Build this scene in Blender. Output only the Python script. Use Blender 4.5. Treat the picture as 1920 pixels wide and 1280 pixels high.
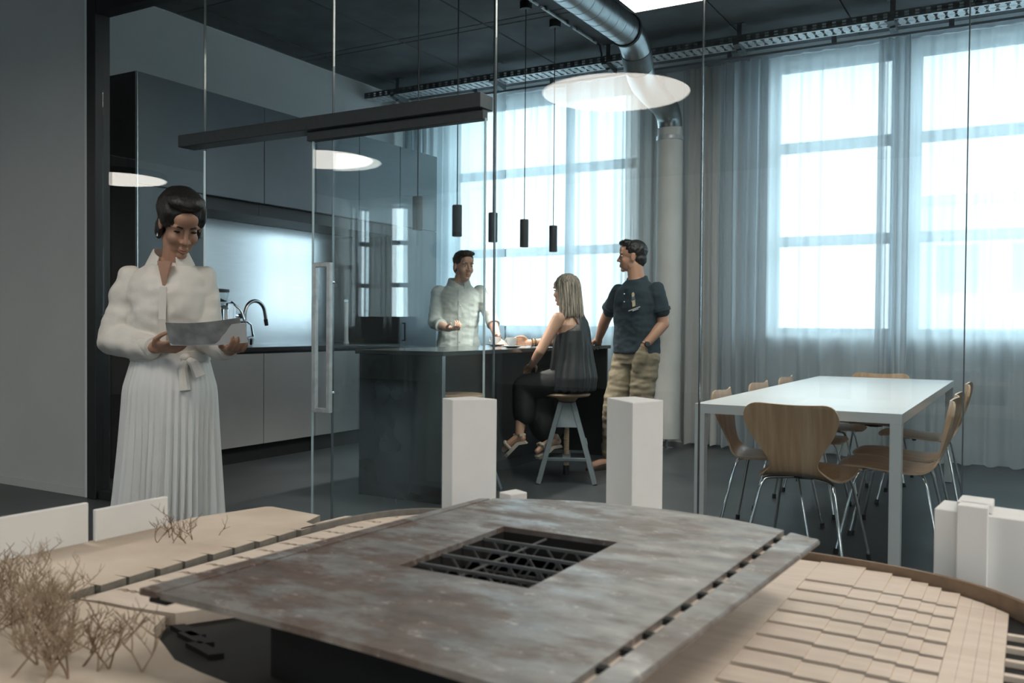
import bpy, bmesh, math, random
from math import sin, cos, pi, radians, sqrt
from mathutils import Vector, Matrix, noise

SC = bpy.context.scene
for o in list(bpy.data.objects): bpy.data.objects.remove(o)
C = SC.collection

# ------------------------------------------------------------------ camera
cam_d = bpy.data.cameras.new('camera'); cam = bpy.data.objects.new('camera', cam_d); C.objects.link(cam)
cam_d.sensor_width = 36.0; cam_d.lens = 31.64; cam_d.clip_start = 0.05; cam_d.clip_end = 300
_yaw, _pit, _rol = 0.524392, 0.0188041, 0.0078393
_f = Vector((-sin(_yaw)*cos(_pit), cos(_yaw)*cos(_pit), -sin(_pit)))
_r0 = Vector((cos(_yaw), sin(_yaw), 0)); _u0 = _r0.cross(_f)
_r = _r0*cos(_rol) + _u0*sin(_rol); _u = -_r0*sin(_rol) + _u0*cos(_rol)
cam.matrix_world = Matrix(((_r.x, _u.x, -_f.x, 0), (_r.y, _u.y, -_f.y, 0), (_r.z, _u.z, -_f.z, 1.12), (0, 0, 0, 1)))
cam_d.dof.use_dof = True; cam_d.dof.focus_distance = 3.4; cam_d.dof.aperture_fstop = 9.0
SC.camera = cam

# ------------------------------------------------------------------ world, exposure, render feel
SKY = 5.3
wd = bpy.data.worlds.new('sky'); SC.world = wd; wd.use_nodes = True
_bg = wd.node_tree.nodes['Background']
_bg.inputs[0].default_value = (0.76, 0.93, 1.0, 1); _bg.inputs[1].default_value = SKY
vs = SC.view_settings
vs.view_transform = 'Standard'; vs.look = 'None'; vs.exposure = 0.8; vs.gamma = 1.0; vs.use_curve_mapping = False
cy = SC.cycles
cy.use_denoising = True; cy.max_bounces = 8; cy.diffuse_bounces = 4; cy.glossy_bounces = 4
cy.transmission_bounces = 4; cy.transparent_max_bounces = 24
cy.caustics_reflective = False; cy.caustics_refractive = False; cy.sample_clamp_indirect = 6.0

def portal(x0, x1, z0, z1, y, facing):
    """light portal standing in a real window opening (gives no light of its own)"""
    l = bpy.data.lights.new('window_portal', 'AREA'); l.shape = 'RECTANGLE'; l.size = x1-x0; l.size_y = z1-z0
    l.cycles.is_portal = True
    o = bpy.data.objects.new('window_portal', l); C.objects.link(o)
    o.location = ((x0+x1)/2, y, (z0+z1)/2); o.rotation_euler = (pi/2 if facing > 0 else -pi/2, 0, 0)
FRONT_WINDOWS = [(-5.66, -3.40), (-2.10, -1.04), (-0.90, 1.60)]
BACK_WINDOWS = [(-12.15, -9.9), (-1.4, 0.6), (0.9, 2.8)]
for a, b in FRONT_WINDOWS: portal(a, b, 1.10, 3.46, 8.62, -1)
for a, b in BACK_WINDOWS: portal(a, b, 1.10, 3.46, -7.60, 1)

# ------------------------------------------------------------------ materials
def _mat(name):
    m = bpy.data.materials.new(name); m.use_nodes = True
    nt = m.node_tree; return m, nt, nt.nodes, nt.links, nt.nodes['Principled BSDF']
def mat(name, col, rough=0.6, metal=0.0, spec=0.5, var=0.0, scale=8.0, stretch=(1, 1, 1), bump=0.0, bscale=None, col2=None, coat=0.0, detail=4.0, bdist=0.01):
    m, nt, N, L, P = _mat(name)
    P.inputs['Base Color'].default_value = (*col, 1); P.inputs['Roughness'].default_value = rough
    P.inputs['Metallic'].default_value = metal; P.inputs['Specular IOR Level'].default_value = spec
    if coat: P.inputs['Coat Weight'].default_value = coat; P.inputs['Coat Roughness'].default_value = 0.12
    if var or col2 or bump:
        tc = N.new('ShaderNodeTexCoord'); mp = N.new('ShaderNodeMapping'); mp.inputs['Scale'].default_value = stretch
        L.new(tc.outputs['Object'], mp.inputs['Vector'])
        nz = N.new('ShaderNodeTexNoise'); nz.inputs['Scale'].default_value = scale; nz.inputs['Detail'].default_value = detail
        L.new(mp.outputs[0], nz.inputs['Vector'])
        if var or col2:
            rp = N.new('ShaderNodeValToRGB'); e = rp.color_ramp.elements
            c2 = col2 if col2 else tuple(min(1, c*(1+var)) for c in col)
            c1 = col if col2 else tuple(c*(1-var) for c in col)
            e[0].position = 0.35; e[0].color = (*c1, 1); e[1].position = 0.68; e[1].color = (*c2, 1)
            L.new(nz.outputs['Fac'], rp.inputs[0]); L.new(rp.outputs[0], P.inputs['Base Color'])
        if bump:
            nb = nz
            if bscale:
                nb = N.new('ShaderNodeTexNoise'); nb.inputs['Scale'].default_value = bscale; nb.inputs['Detail'].default_value = 3
                L.new(mp.outputs[0], nb.inputs['Vector'])
            b = N.new('ShaderNodeBump'); b.inputs['Strength'].default_value = bump; b.inputs['Distance'].default_value = bdist
            L.new(nb.outputs['Fac'], b.inputs['Height']); L.new(b.outputs[0], P.inputs['Normal'])
    return m
def emit(name, col, strength):
    m, nt, N, L, P = _mat(name)
    P.inputs['Base Color'].default_value = (*col, 1)
    P.inputs['Emission Color'].default_value = (*col, 1); P.inputs['Emission Strength'].default_value = strength
    return m
def glass(name, tint, f0=0.045):
    m, nt, N, L, P = _mat(name); N.remove(P); out = N['Material Output']
    lw = N.new('ShaderNodeLayerWeight'); lw.inputs[0].default_value = 0.5
    pw = N.new('ShaderNodeMath'); pw.operation = 'POWER'; pw.inputs[1].default_value = 5.0; L.new(lw.outputs['Facing'], pw.inputs[0])
    ma = N.new('ShaderNodeMath'); ma.operation = 'MULTIPLY_ADD'; ma.inputs[1].default_value = 1-f0; ma.inputs[2].default_value = f0; L.new(pw.outputs[0], ma.inputs[0])
    tr = N.new('ShaderNodeBsdfTransparent'); tr.inputs[0].default_value = (*tint, 1)
    gl = N.new('ShaderNodeBsdfGlossy'); gl.inputs['Roughness'].default_value = 0.0
    mx = N.new('ShaderNodeMixShader'); L.new(ma.outputs[0], mx.inputs[0]); L.new(tr.outputs[0], mx.inputs[1]); L.new(gl.outputs[0], mx.inputs[2])
    L.new(mx.outputs[0], out.inputs[0]); return m
def sheer(name, col, open_, trans=0.5):
    """woven voile: open weave lets light straight through, less so where a fold turns edge-on"""
    m, nt, N, L, P = _mat(name); N.remove(P); out = N['Material Output']
    lw = N.new('ShaderNodeLayerWeight'); lw.inputs[0].default_value = 0.5
    inv = N.new('ShaderNodeMath'); inv.operation = 'SUBTRACT'; inv.inputs[0].default_value = 1.0; L.new(lw.outputs['Facing'], inv.inputs[1])
    op = N.new('ShaderNodeMath'); op.operation = 'MULTIPLY'; op.inputs[1].default_value = open_; L.new(inv.outputs[0], op.inputs[0])
    tr = N.new('ShaderNodeBsdfTransparent')
    df = N.new('ShaderNodeBsdfDiffuse'); df.inputs[0].default_value = (*col, 1)
    tl = N.new('ShaderNodeBsdfTranslucent'); tl.inputs[0].default_value = (*col, 1)
    m1 = N.new('ShaderNodeMixShader'); m1.inputs[0].default_value = trans; L.new(df.outputs[0], m1.inputs[1]); L.new(tl.outputs[0], m1.inputs[2])
    m2 = N.new('ShaderNodeMixShader'); L.new(op.outputs[0], m2.inputs[0]); L.new(m1.outputs[0], m2.inputs[1]); L.new(tr.outputs[0], m2.inputs[2])
    L.new(m2.outputs[0], out.inputs[0]); return m
def wood(name, c1, c2, scale=3.0, stretch=(14, 14, 1), rough=0.4, coat=0.0):
    return mat(name, c1, rough, col2=c2, scale=scale, stretch=stretch, bump=0.05, coat=coat, detail=6)

M = {}
M['floor'] = mat('polished_concrete', (0.060, 0.066, 0.072), 0.38, var=0.25, scale=1.3, bump=0.03, bscale=30)
M['ceil'] = mat('dark_concrete', (0.115, 0.122, 0.127), 0.85, var=0.25, scale=2.0, bump=0.1, bscale=25)
M['wall'] = mat('grey_white_plaster', (0.62, 0.62, 0.61), 0.8, var=0.02, scale=3, bump=0.03, bscale=60)
M['wallw'] = mat('white_plaster', (0.82, 0.83, 0.83), 0.85, var=0.02, scale=3, bump=0.03, bscale=60)
M['sill'] = mat('grey_sill_paint', (0.42, 0.44, 0.46), 0.6, var=0.05)
M['alu'] = mat('window_aluminium', (0.30, 0.33, 0.36), 0.5, metal=0.2, var=0.04)
M['black'] = mat('black_lacquer_frame', (0.012, 0.014, 0.016), 0.45, var=0.1)
M['beam'] = mat('anthracite_powder_coat', (0.045, 0.052, 0.058), 0.5, var=0.08, scale=40)
M['glass'] = glass('clear_partition_glass', (0.955, 0.985, 0.99))
M['winglass'] = glass('window_glass', (0.97, 0.99, 0.99))
M['seal'] = mat('clear_joint_seal', (0.10, 0.12, 0.13), 0.25, var=0.05)
M['edge'] = mat('polished_glass_edge', (0.62, 0.75, 0.78), 0.15, var=0.03)
M['voile'] = sheer('grey_blue_voile', (0.62, 0.68, 0.72), 0.12)
M['voile2'] = sheer('grey_blue_voile_gathered', (0.56, 0.61, 0.65), 0.12, 0.4)
M['drape'] = sheer('grey_drape', (0.60, 0.60, 0.595), 0.03, 0.20)
M['cab'] = mat('blue_black_satin_front', (0.085, 0.110, 0.130), 0.36, spec=0.7, var=0.06, scale=3, bump=0.01, bscale=80)
M['cabdark'] = mat('black_cabinet_side', (0.010, 0.011, 0.012), 0.5, var=0.1)
M['base'] = mat('grey_base_front', (0.27, 0.275, 0.28), 0.42, var=0.04, scale=3)
M['top'] = mat('black_worktop', (0.020, 0.022, 0.024), 0.28, var=0.15, scale=20)
M['splash'] = mat('brushed_steel_splashback', (0.80, 0.84, 0.86), 0.22, metal=1.0, var=0.03, scale=4, stretch=(1, 1, 12), bump=0.01)
M['island'] = mat('black_island_panel', (0.014, 0.017, 0.019), 0.25, spec=0.5, var=0.1, scale=4)
M['islandtop'] = mat('dark_composite_top', (0.045, 0.050, 0.053), 0.16, var=0.15, scale=30)
M['chrome'] = mat('chrome', (0.80, 0.82, 0.84), 0.08, metal=1.0, var=0.02)
M['steel'] = mat('stainless_steel', (0.55, 0.57, 0.58), 0.25, metal=1.0, var=0.05, scale=10)
M['galv'] = mat('galvanised_steel', (0.66, 0.68, 0.69), 0.42, metal=0.4, var=0.15, scale=18)
M['galvd'] = mat('dull_galvanised_steel', (0.16, 0.18, 0.19), 0.5, metal=0.6, var=0.15, scale=18)
M['duct'] = mat('spiral_duct_steel', (0.36, 0.39, 0.40), 0.30, metal=0.95, var=0.12, scale=9)
M['rubber'] = mat('black_rubber', (0.012, 0.012, 0.013), 0.6, var=0.1)
M['sock'] = mat('pale_duct_fabric', (0.74, 0.74, 0.72), 0.85, var=0.04, scale=6, bump=0.15, bscale=160, bdist=0.003)
M['white'] = mat('white_lacquer', (0.80, 0.81, 0.82), 0.35, var=0.01)
M['foam'] = mat('white_foam_board', (0.78, 0.78, 0.77), 0.7, var=0.015, scale=20, bump=0.02, bscale=200, bdist=0.002)
M['ply'] = wood('oak_veneer_shell', (0.46, 0.285, 0.165), (0.60, 0.40, 0.245), 3.0, (16, 2, 1.2), 0.36, 0.25)
M['plyedge'] = wood('pale_ply_edge', (0.55, 0.38, 0.24), (0.62, 0.46, 0.31), 6.0, (2, 2, 20), 0.5)
M['beech'] = wood('beech_seat', (0.50, 0.33, 0.20), (0.60, 0.42, 0.27), 4.0, (10, 1.5, 1), 0.4)
M['stoolg'] = mat('blue_grey_stool_paint', (0.14, 0.17, 0.19), 0.5, var=0.06, scale=20)
M['mdf'] = mat('birch_board', (0.67, 0.565, 0.475), 0.72, col2=(0.75, 0.65, 0.555), scale=7, stretch=(1.5, 9, 1), bump=0.04, bscale=120, bdist=0.002)
M['mdfedge'] = mat('grey_cut_edge_shaded_rim', (0.20, 0.19, 0.17), 0.8, var=0.15, scale=60)
M['mdfbrown'] = mat('brown_rim_board', (0.21, 0.145, 0.095), 0.7, var=0.15, scale=40)
M['sand'] = mat('sandy_terrain_board', (0.58, 0.48, 0.385), 0.85, col2=(0.68, 0.585, 0.48), scale=9, bump=0.1, bscale=140, bdist=0.003)
M['plaza'] = mat('dark_plaza_card', (0.040, 0.040, 0.041), 0.75, var=0.25, scale=14)
M['void'] = mat('black_card', (0.008, 0.008, 0.008), 0.8, var=0.2)
M['truss'] = mat('dark_truss_card', (0.11, 0.115, 0.12), 0.7, var=0.1, scale=50)
M['twig'] = mat('dry_twig', (0.14, 0.085, 0.05), 0.85, col2=(0.30, 0.20, 0.13), scale=60)
M['twigp'] = mat('pale_dry_twig', (0.30, 0.22, 0.15), 0.85, col2=(0.46, 0.36, 0.26), scale=60)
M['paper'] = mat('white_paper', (0.80, 0.80, 0.79), 0.7, var=0.02)
M['print'] = mat('grey_printed_page', (0.46, 0.455, 0.45), 0.6, var=0.3, scale=14)
M['china'] = mat('white_porcelain', (0.82, 0.83, 0.83), 0.2, var=0.01)
M['saucer'] = mat('grey_stoneware', (0.26, 0.29, 0.31), 0.4, var=0.05)
M['pend'] = mat('dark_pendant_metal', (0.055, 0.062, 0.066), 0.45, metal=0.3, var=0.08, scale=20)
M['lampon'] = emit('warm_lamp_diffuser', (1.0, 0.93, 0.84), 5.2)
M['panelon'] = emit('led_panel_diffuser', (1.0, 0.95, 0.84), 4.0)
M['spoton'] = emit('pendant_bulb', (1.0, 0.93, 0.82), 3.0)
# people
M['skin1'] = mat('fair_skin', (0.56, 0.33, 0.245), 0.5, var=0.06, scale=14)
M['skin2'] = mat('light_tan_skin', (0.58, 0.345, 0.24), 0.5, var=0.06, scale=14)
M['skin3'] = mat('tan_skin', (0.50, 0.275, 0.185), 0.5, var=0.06, scale=14)
M['skin4'] = mat('olive_skin', (0.42, 0.235, 0.16), 0.5, var=0.06, scale=14)
M['lips'] = mat('lip_skin', (0.40, 0.19, 0.155), 0.45, var=0.06)
M['eyew'] = mat('eye_white', (0.48, 0.47, 0.45), 0.25, var=0.02)
M['iris'] = mat('dark_iris', (0.03, 0.02, 0.015), 0.2, var=0.1)
M['hairbr'] = mat('dark_brown_hair', (0.030, 0.022, 0.018), 0.5, var=0.4, scale=30, stretch=(4, 4, 1), bump=0.5, bscale=90, bdist=0.004)
M['hairbk'] = mat('black_hair', (0.012, 0.011, 0.011), 0.42, var=0.4, scale=30, stretch=(4, 4, 1), bump=0.5, bscale=90, bdist=0.004)
M['hairbl'] = mat('ash_blonde_hair', (0.24, 0.205, 0.165), 0.5, var=0.35, scale=40, stretch=(4, 4, .6), bump=0.6, bscale=60, bdist=0.004)
M['hairhl'] = mat('pale_blonde_highlight', (0.50, 0.44, 0.36), 0.5, var=0.25, scale=40, stretch=(4, 4, .6))
M['shirt'] = mat('pale_grey_green_cotton', (0.44, 0.475, 0.46), 0.85, var=0.05, scale=12, bump=0.25, bscale=26, bdist=0.012)
M['polo'] = mat('dark_navy_polo_cotton', (0.018, 0.036, 0.050), 0.8, var=0.12, scale=10, bump=0.25, bscale=22, bdist=0.012)
M['khaki'] = mat('khaki_chino_cotton', (0.27, 0.225, 0.155), 0.85, var=0.10, scale=10, bump=0.35, bscale=24, bdist=0.014)
M['darktr'] = mat('dark_trouser_cloth', (0.02, 0.022, 0.027), 0.85, var=0.1, bump=0.2, bscale=25)
M['blacksatin'] = mat('black_charcoal_satin', (0.026, 0.030, 0.033), 0.42, var=0.2, scale=9, stretch=(3, 3, .5), bump=0.3, bscale=18, bdist=0.012)
M['blackskirt'] = mat('black_skirt_cloth', (0.010, 0.012, 0.014), 0.7, var=0.2, scale=9, bump=0.3, bscale=18, bdist=0.012)
M['ivory'] = mat('ivory_silk', (0.74, 0.71, 0.66), 0.5, var=0.03, scale=7, bump=0.25, bscale=13, bdist=0.02)
M['pleat'] = mat('white_pleated_cloth', (0.70, 0.71, 0.71), 0.6, var=0.02, scale=7, bump=0.1, bscale=20, bdist=0.01)
M['leather'] = mat('dark_brown_leather', (0.040, 0.024, 0.016), 0.45, var=0.2)
M['beige'] = mat('beige_suede', (0.50, 0.44, 0.37), 0.8, var=0.06)
M['gold'] = mat('beige_gold_print', (0.62, 0.52, 0.33), 0.6, var=0.1)
M['strap'] = mat('dark_red_cord', (0.12, 0.03, 0.02), 0.6, var=0.1)
M['bead'] = mat('brown_beads', (0.10, 0.035, 0.02), 0.35, var=0.3, scale=60)
M['pale'] = mat('pale_rendered_facade', (0.70, 0.72, 0.73), 0.9, var=0.04)
M['facwin'] = mat('facade_window_glass', (0.22, 0.27, 0.30), 0.15, var=0.1)
M['asphalt'] = mat('grey_street', (0.24, 0.25, 0.25), 0.9, var=0.15, scale=2)
M['screen'] = mat('monitor_back_alu', (0.42, 0.45, 0.46), 0.4, metal=0.4, var=0.03)
# ------------------------------------------------------------------ helpers
def wloc(o):
    v = Vector((0, 0, 0))
    while o is not None: v += o.location; o = o.parent
    return v
def tag(o, label=None, cat=None, group=None, kind=None):
    if label: o['label'] = label
    if cat: o['category'] = cat
    if group: o['group'] = group
    if kind: o['kind'] = kind
    return o
def thing(name, label, cat, loc=(0, 0, 0), group=None):
    o = bpy.data.objects.new(name, None); o.empty_display_size = 0.05; C.objects.link(o); o.location = loc
    return tag(o, label, cat, group)
def dup(root, loc=None, rotz=None, label=None, group=None):
    r = root.copy(); C.objects.link(r)
    if loc is not None: r.location = loc
    if rotz is not None: r.rotation_euler = (0, 0, rotz)
    if label: r['label'] = label
    if group: r['group'] = group
    for ch in list(root.children):
        c = ch.copy(); C.objects.link(c); c.parent = r
        for g in list(ch.children):
            d = g.copy(); C.objects.link(d); d.parent = c
    return r
def frame_of(d, up=Vector((0, 0, 1))):
    d = Vector(d).normalized()
    s = d.cross(up)
    if s.length < 1e-4: s = d.cross(Vector((0, 1, 0)))
    s.normalize(); return s, s.cross(d).normalized(), d
class MB:
    def __init__(s): s.b = bmesh.new()
    def box(s, x0, x1, y0, y1, z0, z1, Mx=None):
        v = [s.b.verts.new((x, y, z)) for z in (z0, z1) for y in (y0, y1) for x in (x0, x1)]
        if Mx is not None:
            for q in v: q.co = Mx @ q.co
        for f in ((0, 2, 3, 1), (4, 5, 7, 6), (0, 1, 5, 4), (2, 6, 7, 3), (0, 4, 6, 2), (1, 3, 7, 5)): s.b.faces.new([v[i] for i in f])
        return s
    def bar(s, p0, p1, w, h, up=(0, 0, 1)):
        p0 = Vector(p0); p1 = Vector(p1); a, b, d = frame_of(p1-p0, Vector(up)); L = (p1-p0).length
        Mx = Matrix((( a.x, b.x, d.x, p0.x), (a.y, b.y, d.y, p0.y), (a.z, b.z, d.z, p0.z), (0, 0, 0, 1)))
        return s.box(-w/2, w/2, -h/2, h/2, 0, L, Mx)
    def rings(s, rs, caps=True):
        R = [[s.b.verts.new(p) for p in r] for r in rs]
        n = len(R[0])
        for a, b in zip(R, R[1:]):
            for i in range(n): s.b.faces.new((a[i], a[(i+1) % n], b[(i+1) % n], b[i]))
        if caps: s.b.faces.new(R[0][::-1]); s.b.faces.new(R[-1])
        return s
    def tube(s, pts, r, n=8, caps=True):
        P = [Vector(p) for p in pts]
        rr = list(r) if isinstance(r, (list, tuple)) else [r]*len(P)
        up = None; rs = []
        for i, p in enumerate(P):
            d = (P[min(i+1, len(P)-1)] - P[max(i-1, 0)])
            if d.length < 1e-9: d = Vector((0, 0, 1))
            d.normalize()
            if up is None:
                a, b, _ = frame_of(d)
            else:
                a = up - d*up.dot(d)
                if a.length < 1e-5: a, b, _ = frame_of(d)
                a.normalize(); b = d.cross(a)
            up = a
            b = d.cross(a)
            rs.append([p + (a*cos(2*pi*k/n) + b*sin(2*pi*k/n))*rr[i] for k in range(n)])
        return s.rings(rs, caps)
    def cyl(s, p0, p1, r0, r1=None, n=16): return s.tube([p0, p1], [r0, r0 if r1 is None else r1], n)
    def lathe(s, prof, c=(0, 0, 0), n=24, caps=True):
        c = Vector(c)
        return s.rings([[c + Vector((r*cos(2*pi*k/n), r*sin(2*pi*k/n), z)) for k in range(n)] for r, z in prof], caps)
    def prism(s, poly, z0, z1):
        a = sum(poly[i][0]*poly[(i+1) % len(poly)][1]-poly[(i+1) % len(poly)][0]*poly[i][1] for i in range(len(poly)))
        if a < 0: poly = poly[::-1]
        lo = [s.b.verts.new((x, y, z0)) for x, y in poly]; hi = [s.b.verts.new((x, y, z1)) for x, y in poly]
        n = len(poly)
        s.b.faces.new(hi); s.b.faces.new(lo[::-1])
        for i in range(n): s.b.faces.new((lo[i], lo[(i+1) % n], hi[(i+1) % n], hi[i]))
        return s
    def grid(s, fn, nu, nv):
        V = [[s.b.verts.new(fn(i/nu, j/nv)) for i in range(nu+1)] for j in range(nv+1)]
        for j in range(nv):
            for i in range(nu): s.b.faces.new((V[j][i], V[j][i+1], V[j+1][i+1], V[j+1][i]))
        return s
    def ball(s, c, r, Mx=None, nu=14, nv=9):
        c = Vector(c); r = (r, r, r) if isinstance(r, (int, float)) else r
        rs = []
        for j in range(1, nv):
            t = pi*j/nv - pi/2
            rs.append([Vector((r[0]*cos(t)*cos(2*pi*k/nu), r[1]*cos(t)*sin(2*pi*k/nu), r[2]*sin(t))) for k in range(nu)])
        if Mx is not None: rs = [[Mx @ p for p in q] for q in rs]
        return s.rings([[c + p for p in q] for q in rs])
    def chain(s, pts, rad, n=12):
        """tapered limb: cones between joints and a ball at each joint"""
        for i, p in enumerate(pts):
            s.ball(p, rad[i]*0.995, nu=n)
            if i: s.tube([pts[i-1], p], [rad[i-1], rad[i]], n)
        return s
    def done(s, name, m, parent=None, smooth=False, bevel=0.0, seg=1, world=True, angle=40):
        if bevel:
            bmesh.ops.remove_doubles(s.b, verts=s.b.verts, dist=1e-6)
            ed = [e for e in s.b.edges if len(e.link_faces) == 2 and e.calc_face_angle(0) > radians(30)]
            bmesh.ops.bevel(s.b, geom=ed, offset=bevel, segments=seg, affect='EDGES', profile=0.6, clamp_overlap=True)
        bmesh.ops.recalc_face_normals(s.b, faces=s.b.faces) if not getattr(s, 'keep', False) else None
        me = bpy.data.meshes.new(name); 
        if parent is not None and world:
            d = wloc(parent)
            for v in s.b.verts: v.co -= d
        s.b.to_mesh(me); s.b.free()
        return link(name, me, m, parent, smooth, angle)
def link(name, me, m, parent=None, smooth=False, angle=40):
    if m is not None: me.materials.append(m)
    if smooth:
        for p in me.polygons: p.use_smooth = True
        if angle and angle < 179:
            try: me.set_sharp_from_angle(angle=radians(angle))
            except Exception: pass
    o = bpy.data.objects.new(name, me); C.objects.link(o)
    if parent is not None: o.parent = parent
    return o
def struct(name, mb, m, parent=None, **k):
    o = mb.done(name, m, parent, **k)
    if parent is None: o['kind'] = 'structure'
    return o
def arc(c, r, a0, a1, n, u, v):
    c = Vector(c); u = Vector(u); v = Vector(v)
    return [c + (u*cos(a0+(a1-a0)*i/n) + v*sin(a0+(a1-a0)*i/n))*r for i in range(n+1)]
# ------------------------------------------------------------------ the setting
ZC = 3.65
XL, XR, YB, YF, YP = -12.2, 3.0, -7.3, 8.3, 3.63
struct('floor', MB().box(XL-.3, XR+.3, YB-.3, YF+.3, -0.12, 0), M['floor'])
ceil_ = struct('ceiling', MB().box(XL-.3, XR+.3, YB-.3, YF+.3, ZC+.035, ZC+.2), M['ceil'])
_pm = {}
def cpanel(x0, x1, y0, y1):
    k = (round(x1-x0, 3), round(y1-y0, 3))
    if k not in _pm:
        b = MB(); b.box(0, k[0], 0, k[1], 0, .05); b.keep = False
        o = b.done('concrete_panel', M['ceil'], ceil_, bevel=.004, world=False); _pm[k] = o.data
    else:
        o = bpy.data.objects.new('concrete_panel', _pm[k]); C.objects.link(o); o.parent = ceil_
    o.location = (x0, y0, ZC)
ys = [YF, 6.57, 6.47, 5.05, 3.66]
x = -6.15+.29; xs = [-6.15]
while x < XR: xs.append(x); x += .905
xs.append(XR)
for a, b in zip(xs, xs[1:]):
    for c, d in zip(ys[1:], ys): cpanel(a+.006, b-.006, c+.006, d-.006)
for i in range(8):
    for j in range(5): cpanel(XL+1.9*i+.006, XL+1.9*(i+1)-.006, YB+2.17*j+.006, YB+2.17*(j+1)-.006)
struct('wall_left', MB().box(-6.27, -6.15, 3.70, YF, 0, ZC), M['wallw'])
struct('wall_right', MB().box(XR, XR+.15, YB, YF, 0, ZC), M['wall'])
struct('wall_near_left', MB().box(XL-.15, XL, YB, YP, 0, ZC), M['wall'])
struct('wall_partition', MB().box(XL, -5.175, 3.60, 3.72, 0, ZC), M['wall'])
struct('wall_header', MB().box(-5.175, XR, 3.605, 3.66, 3.14, ZC), M['wall'])
def window_wall(name, wins, y0, y1, xa, xb, z0=1.06, z1=3.50):
    b = MB(); x = xa
    for a, c in wins:
        b.box(x, a, y0, y1, 0, ZC); b.box(a, c, y0, y1, 0, z0); b.box(a, c, y0, y1, z1, ZC); x = c
    b.box(x, xb, y0, y1, 0, ZC); struct(name, b, M['wallw'])
window_wall('wall_front', FRONT_WINDOWS, YF, YF+.3, -6.27, XR)
window_wall('wall_back', BACK_WINDOWS, YB-.3, YB, XL, XR)
_nw = 0
def window(x0, x1, y, sgn, z0=1.06, z1=3.50):
    """aluminium window: frame, two transoms, glass; sgn = which side is outdoors"""
    global _nw; _nw += 1
    w = bpy.data.objects.new('window_%d' % _nw, None); C.objects.link(w); w.location = ((x0+x1)/2, y, z0); w['kind'] = 'structure'
    b = MB(); t = .05
    b.box(x0, x0+t, y-.04, y+.04, z0, z1).box(x1-t, x1, y-.04, y+.04, z0, z1)
    b.box(x0+t, x1-t, y-.04, y+.04, z0, z0+t).box(x0+t, x1-t, y-.04, y+.04, z1-t, z1)
    b.done('window_frame', M['alu'], w, bevel=.004)
    for z in (1.90, 2.755): MB().box(x0+t, x1-t, y-.035, y+.035, z-.045, z+.045).done('transom', M['alu'], w, bevel=.004)
    for za, zb in ((z0+t, 1.855), (1.945, 2.71), (2.80, z1-t)): MB().box(x0+t, x1-t, y-.004, y+.004, za, zb).done('pane', M['winglass'], w)
    yi = YF if sgn > 0 else YB
    a, c = sorted((y-sgn*.04, yi-sgn*.14))
    MB().box(x0-.06, x1+.06, a, c, z0-.04, z0).done('window_sill', M['sill'], w, bevel=.004)
for a, c in FRONT_WINDOWS: window(a, c, 8.47, 1)
for a, c in BACK_WINDOWS: window(a, c, -7.47, -1)
struct('baseboard_left', MB().box(-5.2-7, -5.2, 3.588, 3.60, 0, .05), M['wall'])

# glass partition: black frame, fixed panes, sliding door on its beam
fr = MB(); fr.box(-5.172, -5.085, 3.575, 3.68, 0, 3.14); struct('trim_1', fr, M['black'], bevel=.003)
fr = MB(); fr.box(-5.085, XR, 3.58, 3.68, 3.04, 3.14); struct('trim_2', fr, M['black'], bevel=.003)
fr = MB(); fr.box(-5.085, -4.165, 3.59, 3.67, 0, .05).box(-3.19, XR, 3.59, 3.67, 0, .05); struct('trim_3', fr, M['black'], bevel=.003)
MB().box(-5.205, -5.172, 3.585, 3.60, 0, 3.3).done('trim_4', M['wallw'])['kind'] = 'structure'
gx = [-5.085, -4.163, -3.191, -2.199, -1.197, -0.213, 0.79, 1.79, 2.79]
def gpane(i, x0, x1, z0, z1):
    w = struct('window_%d' % i, MB().box(x0+.003, x1-.003, 3.624, 3.636, z0, z1), M['glass'])
    return w
n = 10
for a, b in zip(gx, gx[1:]):
    if a == -4.163: w = gpane(n, a, b, 2.18, 3.04)
    elif a == -3.191:
        w = gpane(n, a, b, .05, 2.10); n += 1; gpane(n, a, b, 2.18, 3.04)
    else: w = gpane(n, a, b, .05, 3.04)
    n += 1
k = 5
for x in gx[1:-1]:
    lo = 2.18 if x == -4.163 else .05
    k += 1; struct('trim_%d' % k, MB().box(x-.002, x+.002, 3.622, 3.638, lo, 3.04), M['seal'])
MB().box(-4.168, -4.1625, 3.623, 3.637, .05, 2.11).done('trim_20', M['edge'])['kind'] = 'structure'
struct('trim_30', MB().box(-4.236, -2.203, 3.50, 3.615, 2.115, 2.183), M['beam'], bevel=.003)
door = bpy.data.objects.new('door_1', None); C.objects.link(door); door.location = (-2.75, 3.557, .0); door['kind'] = 'structure'
MB().box(-3.262, -2.21, 3.552, 3.563, .012, 2.075).done('door_pane', M['glass'], door)
MB().box(-3.266, -3.2615, 3.551, 3.564, .012, 2.075).done('glass_edge', M['edge'], door)
MB().box(-2.2105, -2.206, 3.551, 3.564, .012, 2.075).done('glass_edge', M['edge'], door)
MB().box(-3.29, -2.21, 3.535, 3.58, 2.066, 2.113).done('hanger_rail', M['beam'], door, bevel=.002)
h = MB(); hx0, hx1, hz0, hz1 = -3.225, -3.105, .66, 1.43
for y in (3.52,):
    h.box(hx0, hx0+.022, y-.012, y+.012, hz0, hz1).box(hx1-.022, hx1, y-.012, y+.012, hz0, hz1)
    h.box(hx0+.022, hx1-.022, y-.012, y+.012, hz0, hz0+.022).box(hx0+.022, hx1-.022, y-.012, y+.012, hz1-.022, hz1)
hd = h.done('door_handle', M['galv'], door, bevel=.002)
for z in (hz0+.1, hz1-.1): MB().cyl((hx1-.011, 3.53, z), (hx1-.011, 3.552, z), .008).done('standoff', M['steel'], hd)

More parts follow.
